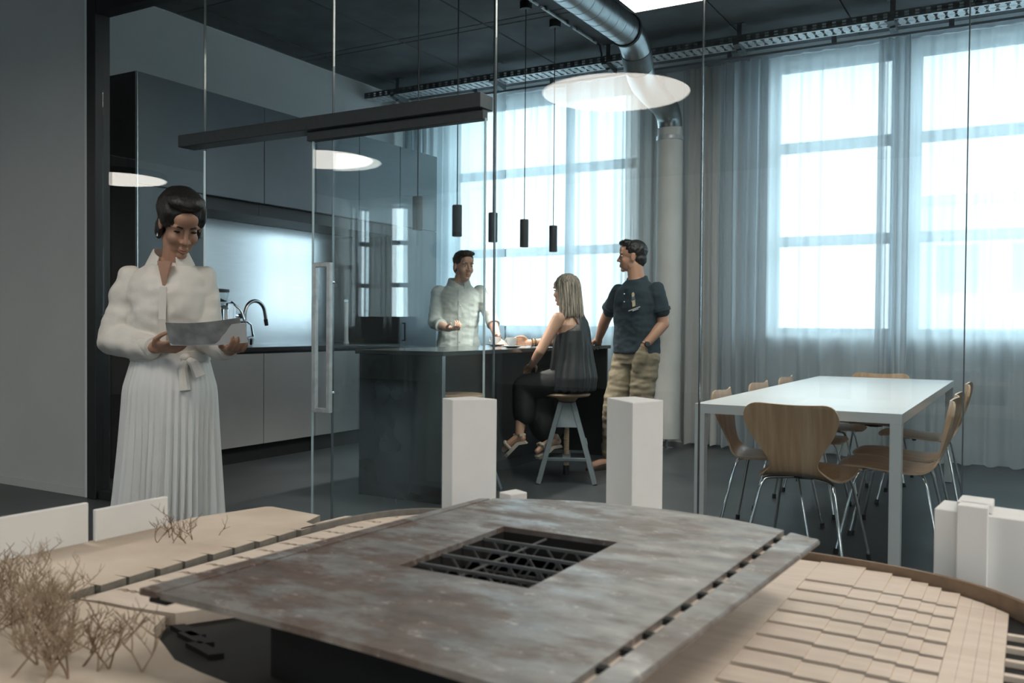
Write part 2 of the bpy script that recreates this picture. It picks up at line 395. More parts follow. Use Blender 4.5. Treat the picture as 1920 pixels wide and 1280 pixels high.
# street outside
g = MB().box(-60, 60, 9.2, 90, -5.2, -5.0); struct('exterior_ground', g, M['asphalt'])
def far_building(x0, x1, y0, y1, z1, label, rows, cols, floor0=-3.6):
    t = thing('office_building', label, 'building', ((x0+x1)/2, y0, -5))
    MB().box(x0, x1, y0, y1, -5, z1).done('facade', M['pale'], t)
    MB().box(x0-.15, x1+.15, y0-.15, y1, z1, z1+.3).done('roof_edge', M['sill'], t)
    w = (x1-x0)/cols
    me = None
    for r in range(rows):
        for c in range(cols):
            xa = x0+w*c+w*.22; za = floor0+r*3.0
            if za+1.7 > z1: continue
            if me is None:
                o = MB().box(0, w*.56, -.06, .04, 0, 1.7).done('facade_window', M['facwin'], t, world=False); me = o.data
            else:
                o = bpy.data.objects.new('facade_window', me); C.objects.link(o); o.parent = t
            o.location = Vector((xa, y0, za)) - t.location
far_building(-3.6, 16, 36, 48, 5.6, 'pale office block across the street behind right hand curtains', 3, 8)
far_building(-36, -9, 52, 62, 0.4, 'low pale building far off seen under left windows', 2, 10)
# ------------------------------------------------------------------ kitchen wall
XF = -5.40
def front(t, name, y0, y1, z0, z1, m='cab', g=.003): return MB().box(XF-.02, XF, y0+g, y1-g, z0+g, z1-g).done(name, M[m], t, bevel=.0015)
t = thing('tall_cabinet', 'tall dark cabinet at near end with black side, beside coffee niche', 'cabinet', (-5.8, 4.42, 0))
MB().box(-6.14, XF-.022, 4.12, 4.72, 0.0, 2.86).done('carcass', M['cabdark'], t)
MB().box(XF-.022, XF-.0005, 4.12, 4.128, .13, 2.86).done('edge_strip', M['steel'], t)
front(t, 'door', 4.128, 4.72, .13, 2.08); front(t, 'door', 4.128, 4.72, 2.08, 2.86)
lab = ['first dark wall cabinet above coffee machine, next to near tall cabinet', 'second dark wall cabinet from the near end, above the sink tap',
       'third dark wall cabinet from the near end over the niche', 'last dark wall cabinet over niche, next to fridge cabinet']
yy = [4.72, 5.315, 5.92, 6.50, 7.12]
for i in range(4):
    t = thing('wall_cabinet', lab[i], 'cabinet', (-5.8, (yy[i]+yy[i+1])/2, 2.08), 'wall cabinets over the niche')
    MB().box(-6.14, XF-.022, yy[i]+.001, yy[i+1]-.001, 2.08, 2.86).done('carcass', M['cabdark'], t)
    front(t, 'door', yy[i], yy[i+1], 2.08, 2.86)
    MB().box(-5.93, XF-.06, yy[i]+.001, yy[i+1]-.001, 1.985, 2.079).done('light_pelmet', M['cabdark'], t)
t = thing('fridge_cabinet', 'tall blue-grey cabinet at far end with black bar handle', 'cabinet', (-5.8, 7.43, 0))
MB().box(-6.14, XF-.022, 7.12, 7.75, 0, 2.86).done('carcass', M['cabdark'], t)
d = front(t, 'door', 7.12, 7.75, .13, 2.08); front(t, 'door', 7.12, 7.75, 2.08, 2.86)
h = MB(); h.box(XF+.022, XF+.034, 7.165, 7.18, .95, 1.13).box(XF, XF+.034, 7.165, 7.18, 1.118, 1.13).box(XF, XF+.034, 7.165, 7.18, .95, .962)
h.done('handle', M['rubber'], d)
lab = ['grey base cabinet below coffee machine, nearest the glass', 'grey base cabinet below the arched tap',
       'third grey base cabinet, half behind glass door edge', 'last grey base cabinet, behind the island and next to fridge cabinet']
for i in range(4):
    t = thing('base_cabinet', lab[i], 'cabinet', (-5.8, (yy[i]+yy[i+1])/2, 0), 'base cabinets under the worktop')
    MB().box(-6.14, XF-.022, yy[i]+.001, yy[i+1]-.001, .13, .885).done('carcass', M['cabdark'], t)
    front(t, 'door', yy[i], yy[i+1], .135, .872, 'base')
    MB().box(-6.1, XF-.07, yy[i]+.001, yy[i+1]-.001, 0, .13).done('plinth', M['cabdark'], t)
t = tag(MB().box(-6.14, XF+.012, 4.722, 7.118, .887, .922).done('worktop', M['top'], bevel=.002), 'black worktop running along the kitchen niche', 'worktop')
tag(MB().box(-6.14, -5.955, 4.722, 7.118, .923, 2.078).done('splashback', M['splash']), 'brushed steel splashback lining the kitchen niche', 'splashback')

# espresso machine and grinder
WT = .922
t = thing('coffee_grinder', 'coffee grinder with glass hopper of beans on worktop', 'grinder', (-5.84, 5.235, WT))
MB().lathe([(.085, 0), (.085, .02), (.07, .03), (.06, .20), (.075, .22), (.075, .26)], (-5.84, 5.235, WT)).done('body', M['steel'], t, smooth=True)
MB().lathe([(.045, 0), (.085, .17), (.085, .185), (.080, .185), (.041, .004)], (-5.84, 5.235, WT+.26)).done('hopper', M['winglass'], t, smooth=True)
MB().lathe([(.038, 0), (.068, .11), (.02, .13)], (-5.84, 5.235, WT+.266)).done('beans', M['leather'], t, smooth=True)
MB().lathe([(.088, 0), (.088, .022), (.03, .03)], (-5.84, 5.235, WT+.447)).done('hopper_lid', M['pend'], t, smooth=True)
MB().tube([(-5.82, 5.29, WT+.17), (-5.72, 5.32, WT+.16)], [.012, .010]).done('dosing_fork', M['chrome'], t, smooth=True)
t = thing('espresso_machine', 'chrome espresso machine on worktop half behind woman in white', 'coffee machine', (-5.68, 4.97, WT))
b = MB(); b.box(-5.86, -5.52, 4.79, 5.13, WT+.06, WT+.36); b.done('body', M['chrome'], t, bevel=.015, seg=2)
for x in (-5.83, -5.55):
    for y in (4.83, 5.09): MB().cyl((x, y, WT), (x, y, WT+.06), .018).done('foot', M['rubber'], t)
b = MB(); b.box(-5.86, -5.46, 4.80, 5.12, WT+.04, WT+.058); b.done('drip_tray', M['steel'], t)
for dz, dy in ((.25, .0), (.12, .02)):
    b = MB(); b.tube([(-5.60, 5.13, WT+dz), (-5.60, 5.19+dy, WT+dz+.005), (-5.60, 5.23+dy, WT+dz)], [.012, .012, .010]); b.done('valve_stem', M['chrome'], t, smooth=True)
    b = MB(); b.ball((-5.60, 5.25+dy, WT+dz), (.022, .028, .022)); b.done('valve_knob', M['pend'], t, smooth=True)
b = MB(); b.tube([(-5.56, 5.13, WT+.185), (-5.55, 5.21, WT+.20), (-5.545, 5.27, WT+.205), (-5.54, 5.31, WT+.18), (-5.54, 5.325, WT+.11), (-5.54, 5.335, WT+.085)], .008); b.done('steam_wand', M['chrome'], t, smooth=True)
b = MB(); b.cyl((-5.52, 4.97, WT+.30), (-5.47, 4.97, WT+.30), .034).cyl((-5.475, 4.97, WT+.30), (-5.475, 4.97, WT+.20), .036).tube([(-5.46, 4.97, WT+.215), (-5.34, 4.98, WT+.19)], [.012, .015]); b.done('group_head', M['chrome'], t, smooth=True)
b = MB(); b.tube([(-5.50, 5.06, WT+.36), (-5.44, 5.10, WT+.30), (-5.42, 5.12, WT+.22)], .009); b.done('lever', M['chrome'], t, smooth=True)
tag(MB().lathe([(.03, 0), (.034, .05), (.034, .07), (.030, .07), (.027, .01)], (-5.52, 5.27, WT), 20).done('milk_jug', M['chrome'], smooth=True), 'small steel milk jug beside the espresso machine', 'jug')
t = thing('kitchen_tap', 'grey arched kitchen tap over the niche sink', 'tap', (-5.76, 5.45, WT))
b = MB(); b.cyl((-5.76, 5.45, WT), (-5.76, 5.45, WT+.03), .028, .022); b.done('base', M['steel'], t, smooth=True)
pts = [(-5.76, 5.45, WT+.02), (-5.76, 5.45, 1.19)] + arc((-5.76, 5.565, 1.19), .115, pi, .12, 14, (0, 1, 0), (0, 0, 1)) + [(-5.76, 5.695, 1.135)]
MB().tube(pts, .0155, 12).done('spout', M['steel'], t, smooth=True)
MB().cyl((-5.76, 5.687, 1.15), (-5.76, 5.70, 1.095), .018, .016).done('spray_head', M['pend'], t, smooth=True)
MB().tube([(-5.76, 5.47, WT+.07), (-5.76, 5.53, WT+.08), (-5.76, 5.54, WT+.13)], .006).done('lever', M['steel'], t, smooth=True)
t = thing('water_dispenser', 'slim pale boiling water tap post near fridge cabinet', 'tap', (-5.75, 6.735, WT))
MB().lathe([(.028, 0), (.026, .02), (.021, .03), (.021, .39), (.017, .405)], (-5.75, 6.735, WT)).done('post', M['white'], t, smooth=True)
MB().tube([(-5.75, 6.745, 1.245), (-5.75, 6.83, 1.25), (-5.75, 6.855, 1.245), (-5.75, 6.86, 1.225)], .0085).done('spout', M['steel'], t, smooth=True)
MB().lathe([(.023, 0), (.023, .02), (.01, .03)], (-5.75, 6.735, WT+.405)).done('dial', M['chrome'], t, smooth=True)

# ------------------------------------------------------------------ island
t = thing('kitchen_island', 'black kitchen island with open knee space for stools', 'island', (-3.49, 5.85, 0))
MB().box(-3.835, -3.135, 4.58, 7.12, .922, .950).done('countertop', M['islandtop'], t, bevel=.002)
MB().box(-3.815, -3.155, 4.60, 4.622, 0, .921).done('end_panel', M['island'], t, bevel=.001)
MB().box(-3.157, -3.1505, 4.597, 4.625, .0, .921).done('panel_edge', M['steel'], t)  # bright strip stands in for light caught on the black panel's edge
MB().box(-3.815, -3.155, 7.078, 7.10, 0, .921).done('end_panel', M['island'], t, bevel=.001)
MB().box(-3.79, -3.50, 4.624, 7.076, .08, .921).done('body', M['island'], t)
MB().box(-3.75, -3.52, 4.64, 7.06, 0, .079).done('plinth', M['cabdark'], t)
for i in range(4):
    y0 = 4.63+i*.611
    MB().box(-3.812, -3.791, y0+.003, y0+.608, .09, .915).done('door', M['island'], t, bevel=.001)
# cups
def cup(x, y, label, z=.950, handle=-1):
    t = thing('coffee_cup', label, 'cup', (x, y, z), 'coffee cups on the island')
    MB().lathe([(.022, .008), (.034, .02), (.041, .055), (.043, .066), (.040, .066), (.037, .052), (.020, .016)], (x, y, z)).done('bowl', M['china'], t, smooth=True)
    MB().tube(arc((x+handle*.038, y, z+.04), .018, -pi/2, pi/2, 8, (handle, 0, 0), (0, 0, 1)), .004, 6).done('handle', M['china'], t, smooth=True)
def saucer(x, y, label, z=.950):
    tag(MB().lathe([(.03, 0), (.05, .004), (.075, .012), (.075, .015), (.045, .008), (.0005, .0075)], (x, y, z), 28).done('saucer', M['saucer'], smooth=True), label, 'saucer', 'saucers on the island')
saucer(-3.66, 6.07, 'grey saucer beside leaning man hand on island'); cup(-3.66, 6.07, 'white coffee cup on saucer by hand of leaning man', .9575)
saucer(-3.30, 5.70, 'grey saucer in front of the seated blonde woman'); cup(-3.30, 5.70, 'white coffee cup on saucer in front of seated woman', .9575)
tag(MB().box(-3.37, -3.24, 5.84, 5.96, .9502, .9522).done('paper_napkin', M['paper']), 'white paper napkin under the seated woman forearm', 'napkin')

# stools
def stool(loc, rz, label, seat=.63):
    t = thing('bar_stool', label, 'stool', (0, 0, 0), 'wooden seat bar stools at the island')
    s = seat
    MB().lathe([(.005, s-.004), (.10, s-.008), (.155, s), (.168, s-.004), (.172, s-.014), (.16, s-.026), (.10, s-.034), (.005, s-.036)], n=32).done('seat', M['beech'], t, smooth=True)
    MB().lathe([(.085, s-.036), (.06, s-.065), (.045, s-.068)], n=24).done('seat_hub', M['beech'], t, smooth=True)
    prof = []; z = .10
    while z < s-.06: prof += [(.021, z), (.017, z+.006)]; z += .012
    MB().lathe(prof, n=14).done('screw_post', M['beech'], t)
    MB().lathe([(.022, .03), (.022, .10)], n=14).done('post_foot', M['rubber'], t, smooth=True)
    zt = s-.07
    for sy in (-1, 1):
        for sx in (-1, 1): MB().bar((sx*.20, sy*.25, 0), (sx*.045, sy*.075, zt), .036, .040, (0, 1, 0)).done('leg', M['stoolg'], t, bevel=.003)
        b = MB(); b.rings([[Vector((x, sy*(.075+.055*(zt-z)/.17) + d, z)) for x, z in ((-.095, zt-.17), (.095, zt-.17), (.045, zt), (-.045, zt))] for d in (-.011, .011)]); b.done('apron_plate', M['stoolg'], t)
        MB().bar((-.155, sy*.20, .17), (.155, sy*.20, .17), .030, .022).done('stretcher', M['stoolg'], t, bevel=.002)
    for sx in (-1, 1): MB().bar((sx*.135, -.175, .27), (sx*.135, .175, .27), .030, .016).done('stretcher', M['stoolg'], t, bevel=.002)
    MB().box(-.05, .05, -.085, .085, zt-.028, zt).done('nut_block', M['stoolg'], t, bevel=.003)
    MB().box(-.03, .03, -.21, .21, .155, .178).done('stretcher', M['stoolg'], t, bevel=.002)
    t.location = loc; t.rotation_euler = (0, 0, rz)
stool((-2.93, 5.87, 0), radians(27), 'bar stool that the seated blonde woman sits on')
stool((-3.25, 4.93, 0), radians(12), 'empty bar stool tucked behind the near island end panel', .665)

# pendants over the island
for i, (y, lb) in enumerate(((4.777, 'nearest thin black pendant lamp over island'), (5.24, 'second black pendant lamp from near end of island'), (5.72, 'middle black pendant lamp beside the glass joint'),
                             (6.195, 'fourth black pendant lamp above seated woman'), (6.69, 'farthest black pendant lamp over island far end'))):
    x = -3.48
    t = thing('pendant_lamp', lb, 'lamp', (x, y, 1.73), 'black tube pendants over the island')
    MB().lathe([(.033, 1.73), (.034, 1.735), (.034, 1.945), (.030, 1.948), (.001, 1.948), (.001, 1.945), (.029, 1.942), (.029, 1.74), (.031, 1.73)], (x, y, 0), 20, False).done('tube_shade', M['pend'], t, smooth=True)
    MB().cyl((x, y, 1.745), (x, y, 1.752), .0285).done('bulb', M['spoton'], t)
    sp = bpy.data.lights.new('pendant_light', 'SPOT'); sp.energy = 22; sp.spot_size = radians(120); sp.spot_blend = .6; sp.shadow_soft_size = .03; sp.color = (1, .92, .82)
    so = bpy.data.objects.new('pendant_light', sp); C.objects.link(so); so.parent = t; so.location = (0, 0, -.01)
    MB().cyl((x, y, 1.945), (x, y, ZC-.05), .004, n=6).done('cord', M['rubber'], t)
    MB().cyl((x, y, ZC-.06), (x, y, ZC), .048, n=20).done('canopy', M['rubber'], t, smooth=True)
t = thing('conduit_track', 'metal cable conduit screwed along ceiling by the pendants', 'conduit', (-3.40, 6.3, ZC))
for a, b in ((4.9, 5.62), (5.66, 6.24), (6.30, 6.80), (6.86, 7.33)): MB().cyl((-3.40, a, ZC-.022), (-3.40, b, ZC-.022), .011, n=8).done('pipe', M['galv'], t, smooth=True)
for y in (5.0, 5.55, 5.75, 6.15, 6.36, 6.74, 6.92, 7.25): MB().box(-3.42, -3.38, y-.012, y+.012, ZC-.03, ZC).done('clip', M['galvd'], t)
MB().tube([(-3.40, 7.33, ZC-.022), (-3.395, 7.40, ZC-.03), (-3.39, 7.43, ZC-.10), (-3.41, 7.45, ZC-.15)], .008).done('flex_cable', M['rubber'], t, smooth=True)
# ------------------------------------------------------------------ cable tray, duct, lamps
t = thing('cable_tray', 'perforated steel cable tray hung below ceiling along windows', 'cable tray', (-2, 7.45, 3.5))
TX0, TX1, TY0, TY1, TZ0, TZ1 = -6.10, 2.4, 7.42, 7.62, 3.47, 3.53
def slotted(y):
    b = MB(); b.box(TX0, TX1, y-.002, y+.002, TZ0, TZ0+.013).box(TX0, TX1, y-.002, y+.002, TZ1-.012, TZ1).box(TX0, TX1, y-.002, y+.002, TZ0+.026, TZ0+.034)
    x = TX0
    while x < TX1:
        b.box(x, x+.045, y-.002, y+.002, TZ0+.013, TZ1-.012); x += .075
    return b
o = slotted(TY0).done('side_rail', M['galvd'], t); o['kind'] = 'stuff'
o = slotted(TY1).done('side_rail', M['galv'], t); o['kind'] = 'stuff'
b = MB(); x = TX0
while x < TX1-.05:
    b.box(x, x+.05, TY0+.05, TY1-.05, TZ0, TZ0+.002)
    b.box(x+.008, x+.042, TY0+.022, TY0+.05, TZ0, TZ0+.002).box(x+.008, x+.042, TY1-.05, TY1-.022, TZ0, TZ0+.002)
    x += .068
b.box(TX0, TX1, TY0, TY0+.022, TZ0, TZ0+.002).box(TX0, TX1, TY1-.022, TY1, TZ0, TZ0+.002)
b.box(TX0, TX1, TY0+.095, TY0+.105, TZ0, TZ0+.002)
o = b.done('slotted_floor', M['galv'], t); o['kind'] = 'stuff'
for x in (-5.72, -4.53, -3.35, -2.16, -0.97, .22, 1.4):
    b = MB(); b.box(x-.02, x-.016, TY0+.06, TY0+.10, TZ0-.05, ZC-.005).box(x-.016, x+.02, TY0+.06, TY0+.064, TZ0-.05, ZC-.005)
    b.box(x-.045, x+.045, TY0+.06, TY0+.10, ZC-.006, ZC)
    h = b.done('hanger', M['galvd'], t)
    MB().rings([[Vector((x-.03+dx, y, z)) for y, z in ((TY0-.02, TZ0-.02), (TY0-.02, TZ0-.004), (TY1+.02, TZ0-.004), (TY1+.02, TZ0-.05), (TY1-.02, TZ0-.06))] for dx in (0, .05)]).done('bracket', M['galvd'], h)
# spiral duct with elbow
t = thing('ventilation_duct', 'spiral steel ventilation duct running under ceiling to the windows', 'duct', (-2.74, 6.5, 3.38))
R = .120; zx = 3.385
b = MB(); prof = []
y = 3.72
pts = []; rad = []
while y < 6.44:
    for dy, r in ((0, R), (.128, R), (.130, R+.002), (.134, R+.002), (.136, R)): pts.append((-2.74, y+dy, zx)); rad.append(r)
    y += .138
b.tube(pts, rad, 28); b.done('straight_duct', M['duct'], t, smooth=True, angle=25)
MB().tube([(-2.74, 6.42, zx), (-2.74, 6.425, zx), (-2.74, 6.455, zx), (-2.74, 6.46, zx)], [R, R+.010, R+.010, R], 28).done('flange', M['rubber'], t, smooth=True)
MB().tube([(-2.74, 6.455, zx), (-2.742, 6.55, zx-.015), (-2.75, 6.64, zx-.06), (-2.757, 6.70, zx-.105)], [R-.004]*4, 28).done('elbow', M['duct'], t, smooth=True)
MB().tube([(-2.755, 6.69, zx-.10), (-2.775, 6.80, zx-.19)], [R, R], 28).done('sleeve', M['galvd'], t, smooth=True)
MB().tube([(-2.775, 6.80, zx-.19), (-2.79, 6.88, zx-.235), (-2.81, 7.0, zx-.265), (-2.83, 7.18, zx-.28)], [R-.006]*4, 28).done('elbow', M['duct'], t, smooth=True)
pts = [(-2.83+(-.05)*k/9, 7.18+.48*k/9, zx-.28-.02*k/9) for k in range(10)] + [(-2.882, 7.74, zx-.33), (-2.885, 7.80, zx-.38), (-2.885, 7.83, zx-.46)]
MB().tube(pts, [R-.008 + (.003 if k % 2 else 0) for k in range(10)]+[R-.006, R-.008, R-.01], 28).done('flexible_bend', M['duct'], t, smooth=True)
t = thing('air_column', 'pale round fabric air duct column standing before the curtains', 'duct', (-2.885, 7.83, 0))
b = MB(); prof = [(.108, .09), (.116, .095)]
for k in range(30): prof.append((.116 + .0015*sin(k*1.7), .1+.093*k))
prof += [(.112, 2.90), (.100, 2.96)]
b.lathe(prof, (-2.885, 7.83, 0), 32).done('fabric_tube', M['sock'], t, smooth=True)
MB().lathe([(.122, 2.80), (.124, 2.81), (.124, 2.83), (.122, 2.84)], (-2.885, 7.83, 0), 32).done('clamp_band', M['galv'], t, smooth=True)
MB().cyl((-2.885, 7.83, .012), (-2.885, 7.83, .09), .012).done('stand_rod', M['chrome'], t)
MB().lathe([(.06, 0), (.06, .008), (.02, .013)], (-2.885, 7.83, 0)).done('foot_plate', M['chrome'], t, smooth=True)
# lit panel over the meeting table
t = thing('ceiling_light_panel', 'large square lit panel under ceiling beside the steel duct', 'light', (-1.3, 5.1, 3.30))
MB().box(-2.44, -.25, 4.25, 5.89, 3.308, 3.35).done('panel_frame', M['alu'], t)
MB().box(-2.435, -.255, 4.255, 5.885, 3.300, 3.308).done('diffuser', M['panelon'], t)
for x in (-2.2, -.5):
    for y in (4.5, 5.6): MB().cyl((x, y, 3.35), (x, y, ZC), .003, n=6).done('wire', M['rubber'], t)
# disc lamps: three mirrored in glass, one continuing their row, three added for brightness
for (x, y, lb) in ((-2.80, .86, 'round disc lamp mirrored in the pane beside the duct'), (-6.75, -.36, 'round disc lamp mirrored in the sliding glass door'),
                   (-9.945, -.06, 'round disc lamp mirrored at left edge of the glass'), (.75, .86, 'round disc lamp above the model right side'), (.75, -2.7, 'unseen disc lamp added behind the viewer to brighten the front room'), (2.35, .86, 'unseen disc lamp added by right wall near glass for more light'), (2.35, -2.7, 'unseen disc lamp added by right wall toward rear windows for more light')):
    t = thing('disc_lamp', lb, 'lamp', (x, y, 2.9), 'round disc lamps of the front room')
    MB().lathe([(.57, 2.90), (.575, 2.905), (.575, 2.965), (.56, 2.975), (.02, 2.98)], (x, y, 0), 48).done('shade', M['beam'], t, smooth=True)
    MB().lathe([(.001, 2.893), (.555, 2.893), (.562, 2.8995)], (x, y, 0), 48).done('diffuser', M['lampon'], t)
    for k in range(3):
        a = 2*pi*k/3; MB().cyl((x+.4*cos(a), y+.4*sin(a), 2.975), (x+.02*cos(a), y+.02*sin(a), ZC), .003, n=6).done('wire', M['rubber'], t)
    MB().cyl((x, y, ZC-.04), (x, y, ZC), .06).done('canopy', M['beam'], t)

# ------------------------------------------------------------------ curtains
def curtain(x0, x1, label, m, y=8.02, amp=.035, waves=None, seed=1, z0=.03, z1=3.49, lean=0.0):
    rnd = random.Random(seed)
    w = waves or max(3, int((x1-x0)/.13))
    ph = [rnd.uniform(0, 6.28) for _ in range(6)]
    steps = int((x1-x0)/.012)
    def f(u, v):
        x = x0+(x1-x0)*u; z = z0+(z1-z0)*v
        k = u*w*2*pi
        a = amp*(0.75+.35*(1-v)) * (1+.35*sin(u*9+ph[0]))
        yy_ = y + a*sin(k + .9*sin(k*.37+ph[1]) + .5*sin(v*2.2+ph[2])) + .25*amp*sin(2.3*k+ph[3]) + .02*sin(v*3+u*5+ph[4])*(1-v)
        xx = x + .35*amp*sin(2*k+ph[5])*.5 + lean*(1-v)*sin(v*3)
        return Vector((xx, yy_, z + (.012*sin(k+1) if v == 0 else 0)))
    b = MB(); b.keep = True
    b.grid(f, max(24, steps), 14)
    o = b.done('curtain', m, smooth=True, angle=0); tag(o, label, 'curtain', 'curtains along the window wall')
curtain(-6.05, -5.45, 'sheer curtain gathered at left corner behind fridge cabinet', M['voile'], seed=2, waves=6)
curtain(-5.47, -4.70, 'sheer curtain on left window, behind the man in pale shirt', M['voile'], seed=3, waves=4, amp=.022, y=7.975)
curtain(-4.76, -3.96, 'sheer curtain on left window, beside the middle pendants', M['voile'], seed=4, waves=4, amp=.022, y=8.065)
curtain(-4.01, -3.36, 'sheer curtain on left window, behind seated woman', M['voile'], seed=5, waves=3, amp=.022, y=7.975)
curtain(-3.42, -3.02, 'grey drape hanging behind man in navy polo', M['drape'], seed=6, waves=4, amp=.035, y=8.085)
curtain(-2.86, -2.50, 'grey drape just right of the pale air column', M['drape'], seed=7, waves=3, amp=.045, y=8.06)
curtain(-2.48, -2.06, 'grey blue drape beside left edge of right window', M['voile2'], seed=8, waves=4, amp=.045)
curtain(-2.08, -1.10, 'sheer curtain over right window, left of gathered strip', M['voile'], seed=9, waves=5, amp=.022, y=8.075)
curtain(-1.13, -.88, 'dense gathered curtain strip with watery folds between right windows', M['voile2'], seed=10, waves=3, amp=.038, y=7.965)
curtain(-.92, 1.75, 'sheer curtain right of the gathered strip, behind table end', M['voile'], seed=11, waves=15, amp=.025, y=8.075)
t = thing('curtain_track', 'white curtain track fixed under ceiling above the curtains', 'rail', (-2, 8.02, 3.62))
MB().box(-6.1, 2.8, 7.95, 8.09, 3.495, 3.515).done('track', M['alu'], t)
for x in [-6.0+.9*k for k in range(10)]: MB().box(x-.02, x+.02, 8.01, 8.03, 3.515, ZC).done('track_bracket', M['alu'], t)

curtain(-11.74, -11.04, 'grey drape at rear window mirrored in the glass door', M['drape'], y=-7.18, seed=21, waves=5, amp=.05)
curtain(-10.74, -9.7, 'wide grey drape at rear window next to the mirrored one', M['drape'], y=-7.18, seed=23, waves=7, amp=.05)
curtain(-1.6, 2.9, 'unseen sheer curtain added over right rear windows to dim their light', M['voile'], y=-7.18, seed=22, waves=24, amp=.03)  # unseen, added to soften and cut daylight from the rear
# ------------------------------------------------------------------ meeting table and chairs
t = thing('meeting_table', 'long white meeting table with square legs among wooden chairs', 'table', (-.96, 5.76, 0))
tx0, tx1, ty0, ty1 = -1.43, -.49, 4.27, 7.25
MB().box(tx0, tx1, ty0, ty1, .7217, .740).done('tabletop', M['white'], t)
b = MB(); b.box(tx0, tx1, ty0, ty0+.05, .695, .7215).box(tx0, tx1, ty1-.05, ty1, .695, .7215).box(tx0, tx0+.05, ty0+.05, ty1-.05, .695, .7215).box(tx1-.05, tx1, ty0+.05, ty1-.05, .695, .7215)
b.done('apron', M['white'], t)
for x in (tx0, tx1-.05):
    for y in (ty0, ty1-.05):
        l = MB().box(x, x+.05, y, y+.05, .006, .695).done('leg', M['white'], t, bevel=.0015)
        MB().box(x+.005, x+.045, y+.005, y+.045, 0, .006).done('foot_pad', M['rubber'], l)

def make_chair():
    t = thing('shell_chair', 'moulded oak veneer chair at the near head of table, back to viewer', 'chair', (0, 0, 0), 'oak shell chairs around the meeting table')
    # side profile of the shell, front of the seat at +y
    key = [(.235, .428), (.20, .445), (.10, .447), (0, .437), (-.10, .430), (-.16, .433), (-.20, .452), (-.222, .490), (-.236, .55), (-.252, .63), (-.268, .71), (-.280, .775)]
    wid = [.150, .185, .205, .208, .200, .175, .140, .108, .132, .184, .2145, .206]
    def cr(a, k):
        i = min(int(k), len(a)-2); f = k-i
        p = [a[max(0, min(len(a)-1, i+d))] for d in (-1, 0, 1, 2)]
        g = lambda q: .5*((2*q[1])+(-q[0]+q[2])*f+(2*q[0]-5*q[1]+4*q[2]-q[3])*f*f+(-q[0]+3*q[1]-3*q[2]+q[3])*f**3)
        return Vector((0, g([q[0] for q in p]), g([q[1] for q in p]))) if isinstance(p[0], tuple) else g(p)
    n = len(key)-1; NV, NU = 54, 22
    def S(u, v, off):
        s = sin(pi/2*(u*2-1)); k = v*n
        # lobes: the top edge dips in the middle and rounds off at the shoulders; seat front rounds too
        fro = max(0, (1.0-k))
        w = cr(wid, k)
        kk = k; K0 = 10.0
        if k > K0:
            w = cr(wid, K0); a = abs(s)
            g = .78+.22*(a/.70)**2 if a < .70 else sqrt(max(0, 1-((a-.70)/.30)**2))
            kk = K0 + (k-K0)*g
        if fro > 0: w = .205*(1-.25*fro**2)
        kk = kk + (fro*.8*abs(s)**4)
        p = cr(key, max(0, min(n, kk)))
        d = cr(key, min(n, kk+.05)) - cr(key, max(0, kk-.05)); d.normalize()
        nrm = Vector((0, -d.z, d.y))          # upward / forward face
        back = max(0, min(1, (k-6.5)/3))
        seat = 1-max(0, min(1, (k-5)/2))
        bow = back*.035*s*s - 0.012*back + seat*.014*(s*s-.3)
        wv = p + nrm*(bow*(-1 if False else 1)*(1) + off)
        return Vector((w*s, wv.y, wv.z))
    b = MB(); T = .0095
    A = [[b.b.verts.new(S(i/NU, j/NV, T/2)) for i in range(NU+1)] for j in range(NV+1)]
    B = [[b.b.verts.new(S(i/NU, j/NV, -T/2)) for i in range(NU+1)] for j in range(NV+1)]
    for j in range(NV):
        for i in range(NU):
            b.b.faces.new((A[j][i], A[j][i+1], A[j+1][i+1], A[j+1][i])); b.b.faces.new((B[j][i], B[j+1][i], B[j+1][i+1], B[j][i+1]))
    edge = [(0, i) for i in range(NU+1)] + [(j, NU) for j in range(1, NV+1)] + [(NV, i) for i in range(NU-1, -1, -1)] + [(j, 0) for j in range(NV-1, 0, -1)]
    ne = len(edge); fs = []
    for q in range(ne):
        a, c = edge[q], edge[(q+1) % ne]
        fs.append(b.b.faces.new((A[a[0]][a[1]], B[a[0]][a[1]], B[c[0]][c[1]], A[c[0]][c[1]])))
    for f in fs: f.material_index = 1
    o = b.done('seat_shell', M['ply'], t, smooth=True, angle=50); o.data.materials.append(M['plyedge'])
    MB().lathe([(.075, .408), (.075, .420), (.03, .428)], (0, -.01, 0), 20).done('mount_plate', M['rubber'], t, smooth=True)
    for sx in (-1, 1):
        for sy in (-1, 1):
            cx, cyy = sx*.150, sy*.140 - .015
            pts = [(sx*.022, sy*.035-.01, .413), (sx*.09, sy*.09-.01, .413), (cx*.92, cyy*.93, .413), (cx*1.02, cyy*1.02, .408), (cx*1.08, cyy*1.08, .392), (sx*.172, sy*.165-.015, .36), (sx*.235, sy*.235-.015, .012)]
            l = MB().tube(pts, .0078, 10).done('leg', M['chrome'], t, smooth=True)
            MB().cyl((sx*.2335, sy*.2335-.015, .028), (sx*.2362, sy*.2362-.015, 0), .0115, .0125, 10).done('foot_cap', M['rubber'], l, smooth=True)
    MB().tube([(-.06, .02, .408), (-.02, .03, .402), (.02, .03, .402), (.06, .02, .408)], .012, 8).done('bumper', M['rubber'], t, smooth=True)
    return t
ch = make_chair()
ch.location = (-.915, 4.40, 0); ch.rotation_euler = (0, 0, radians(-4))
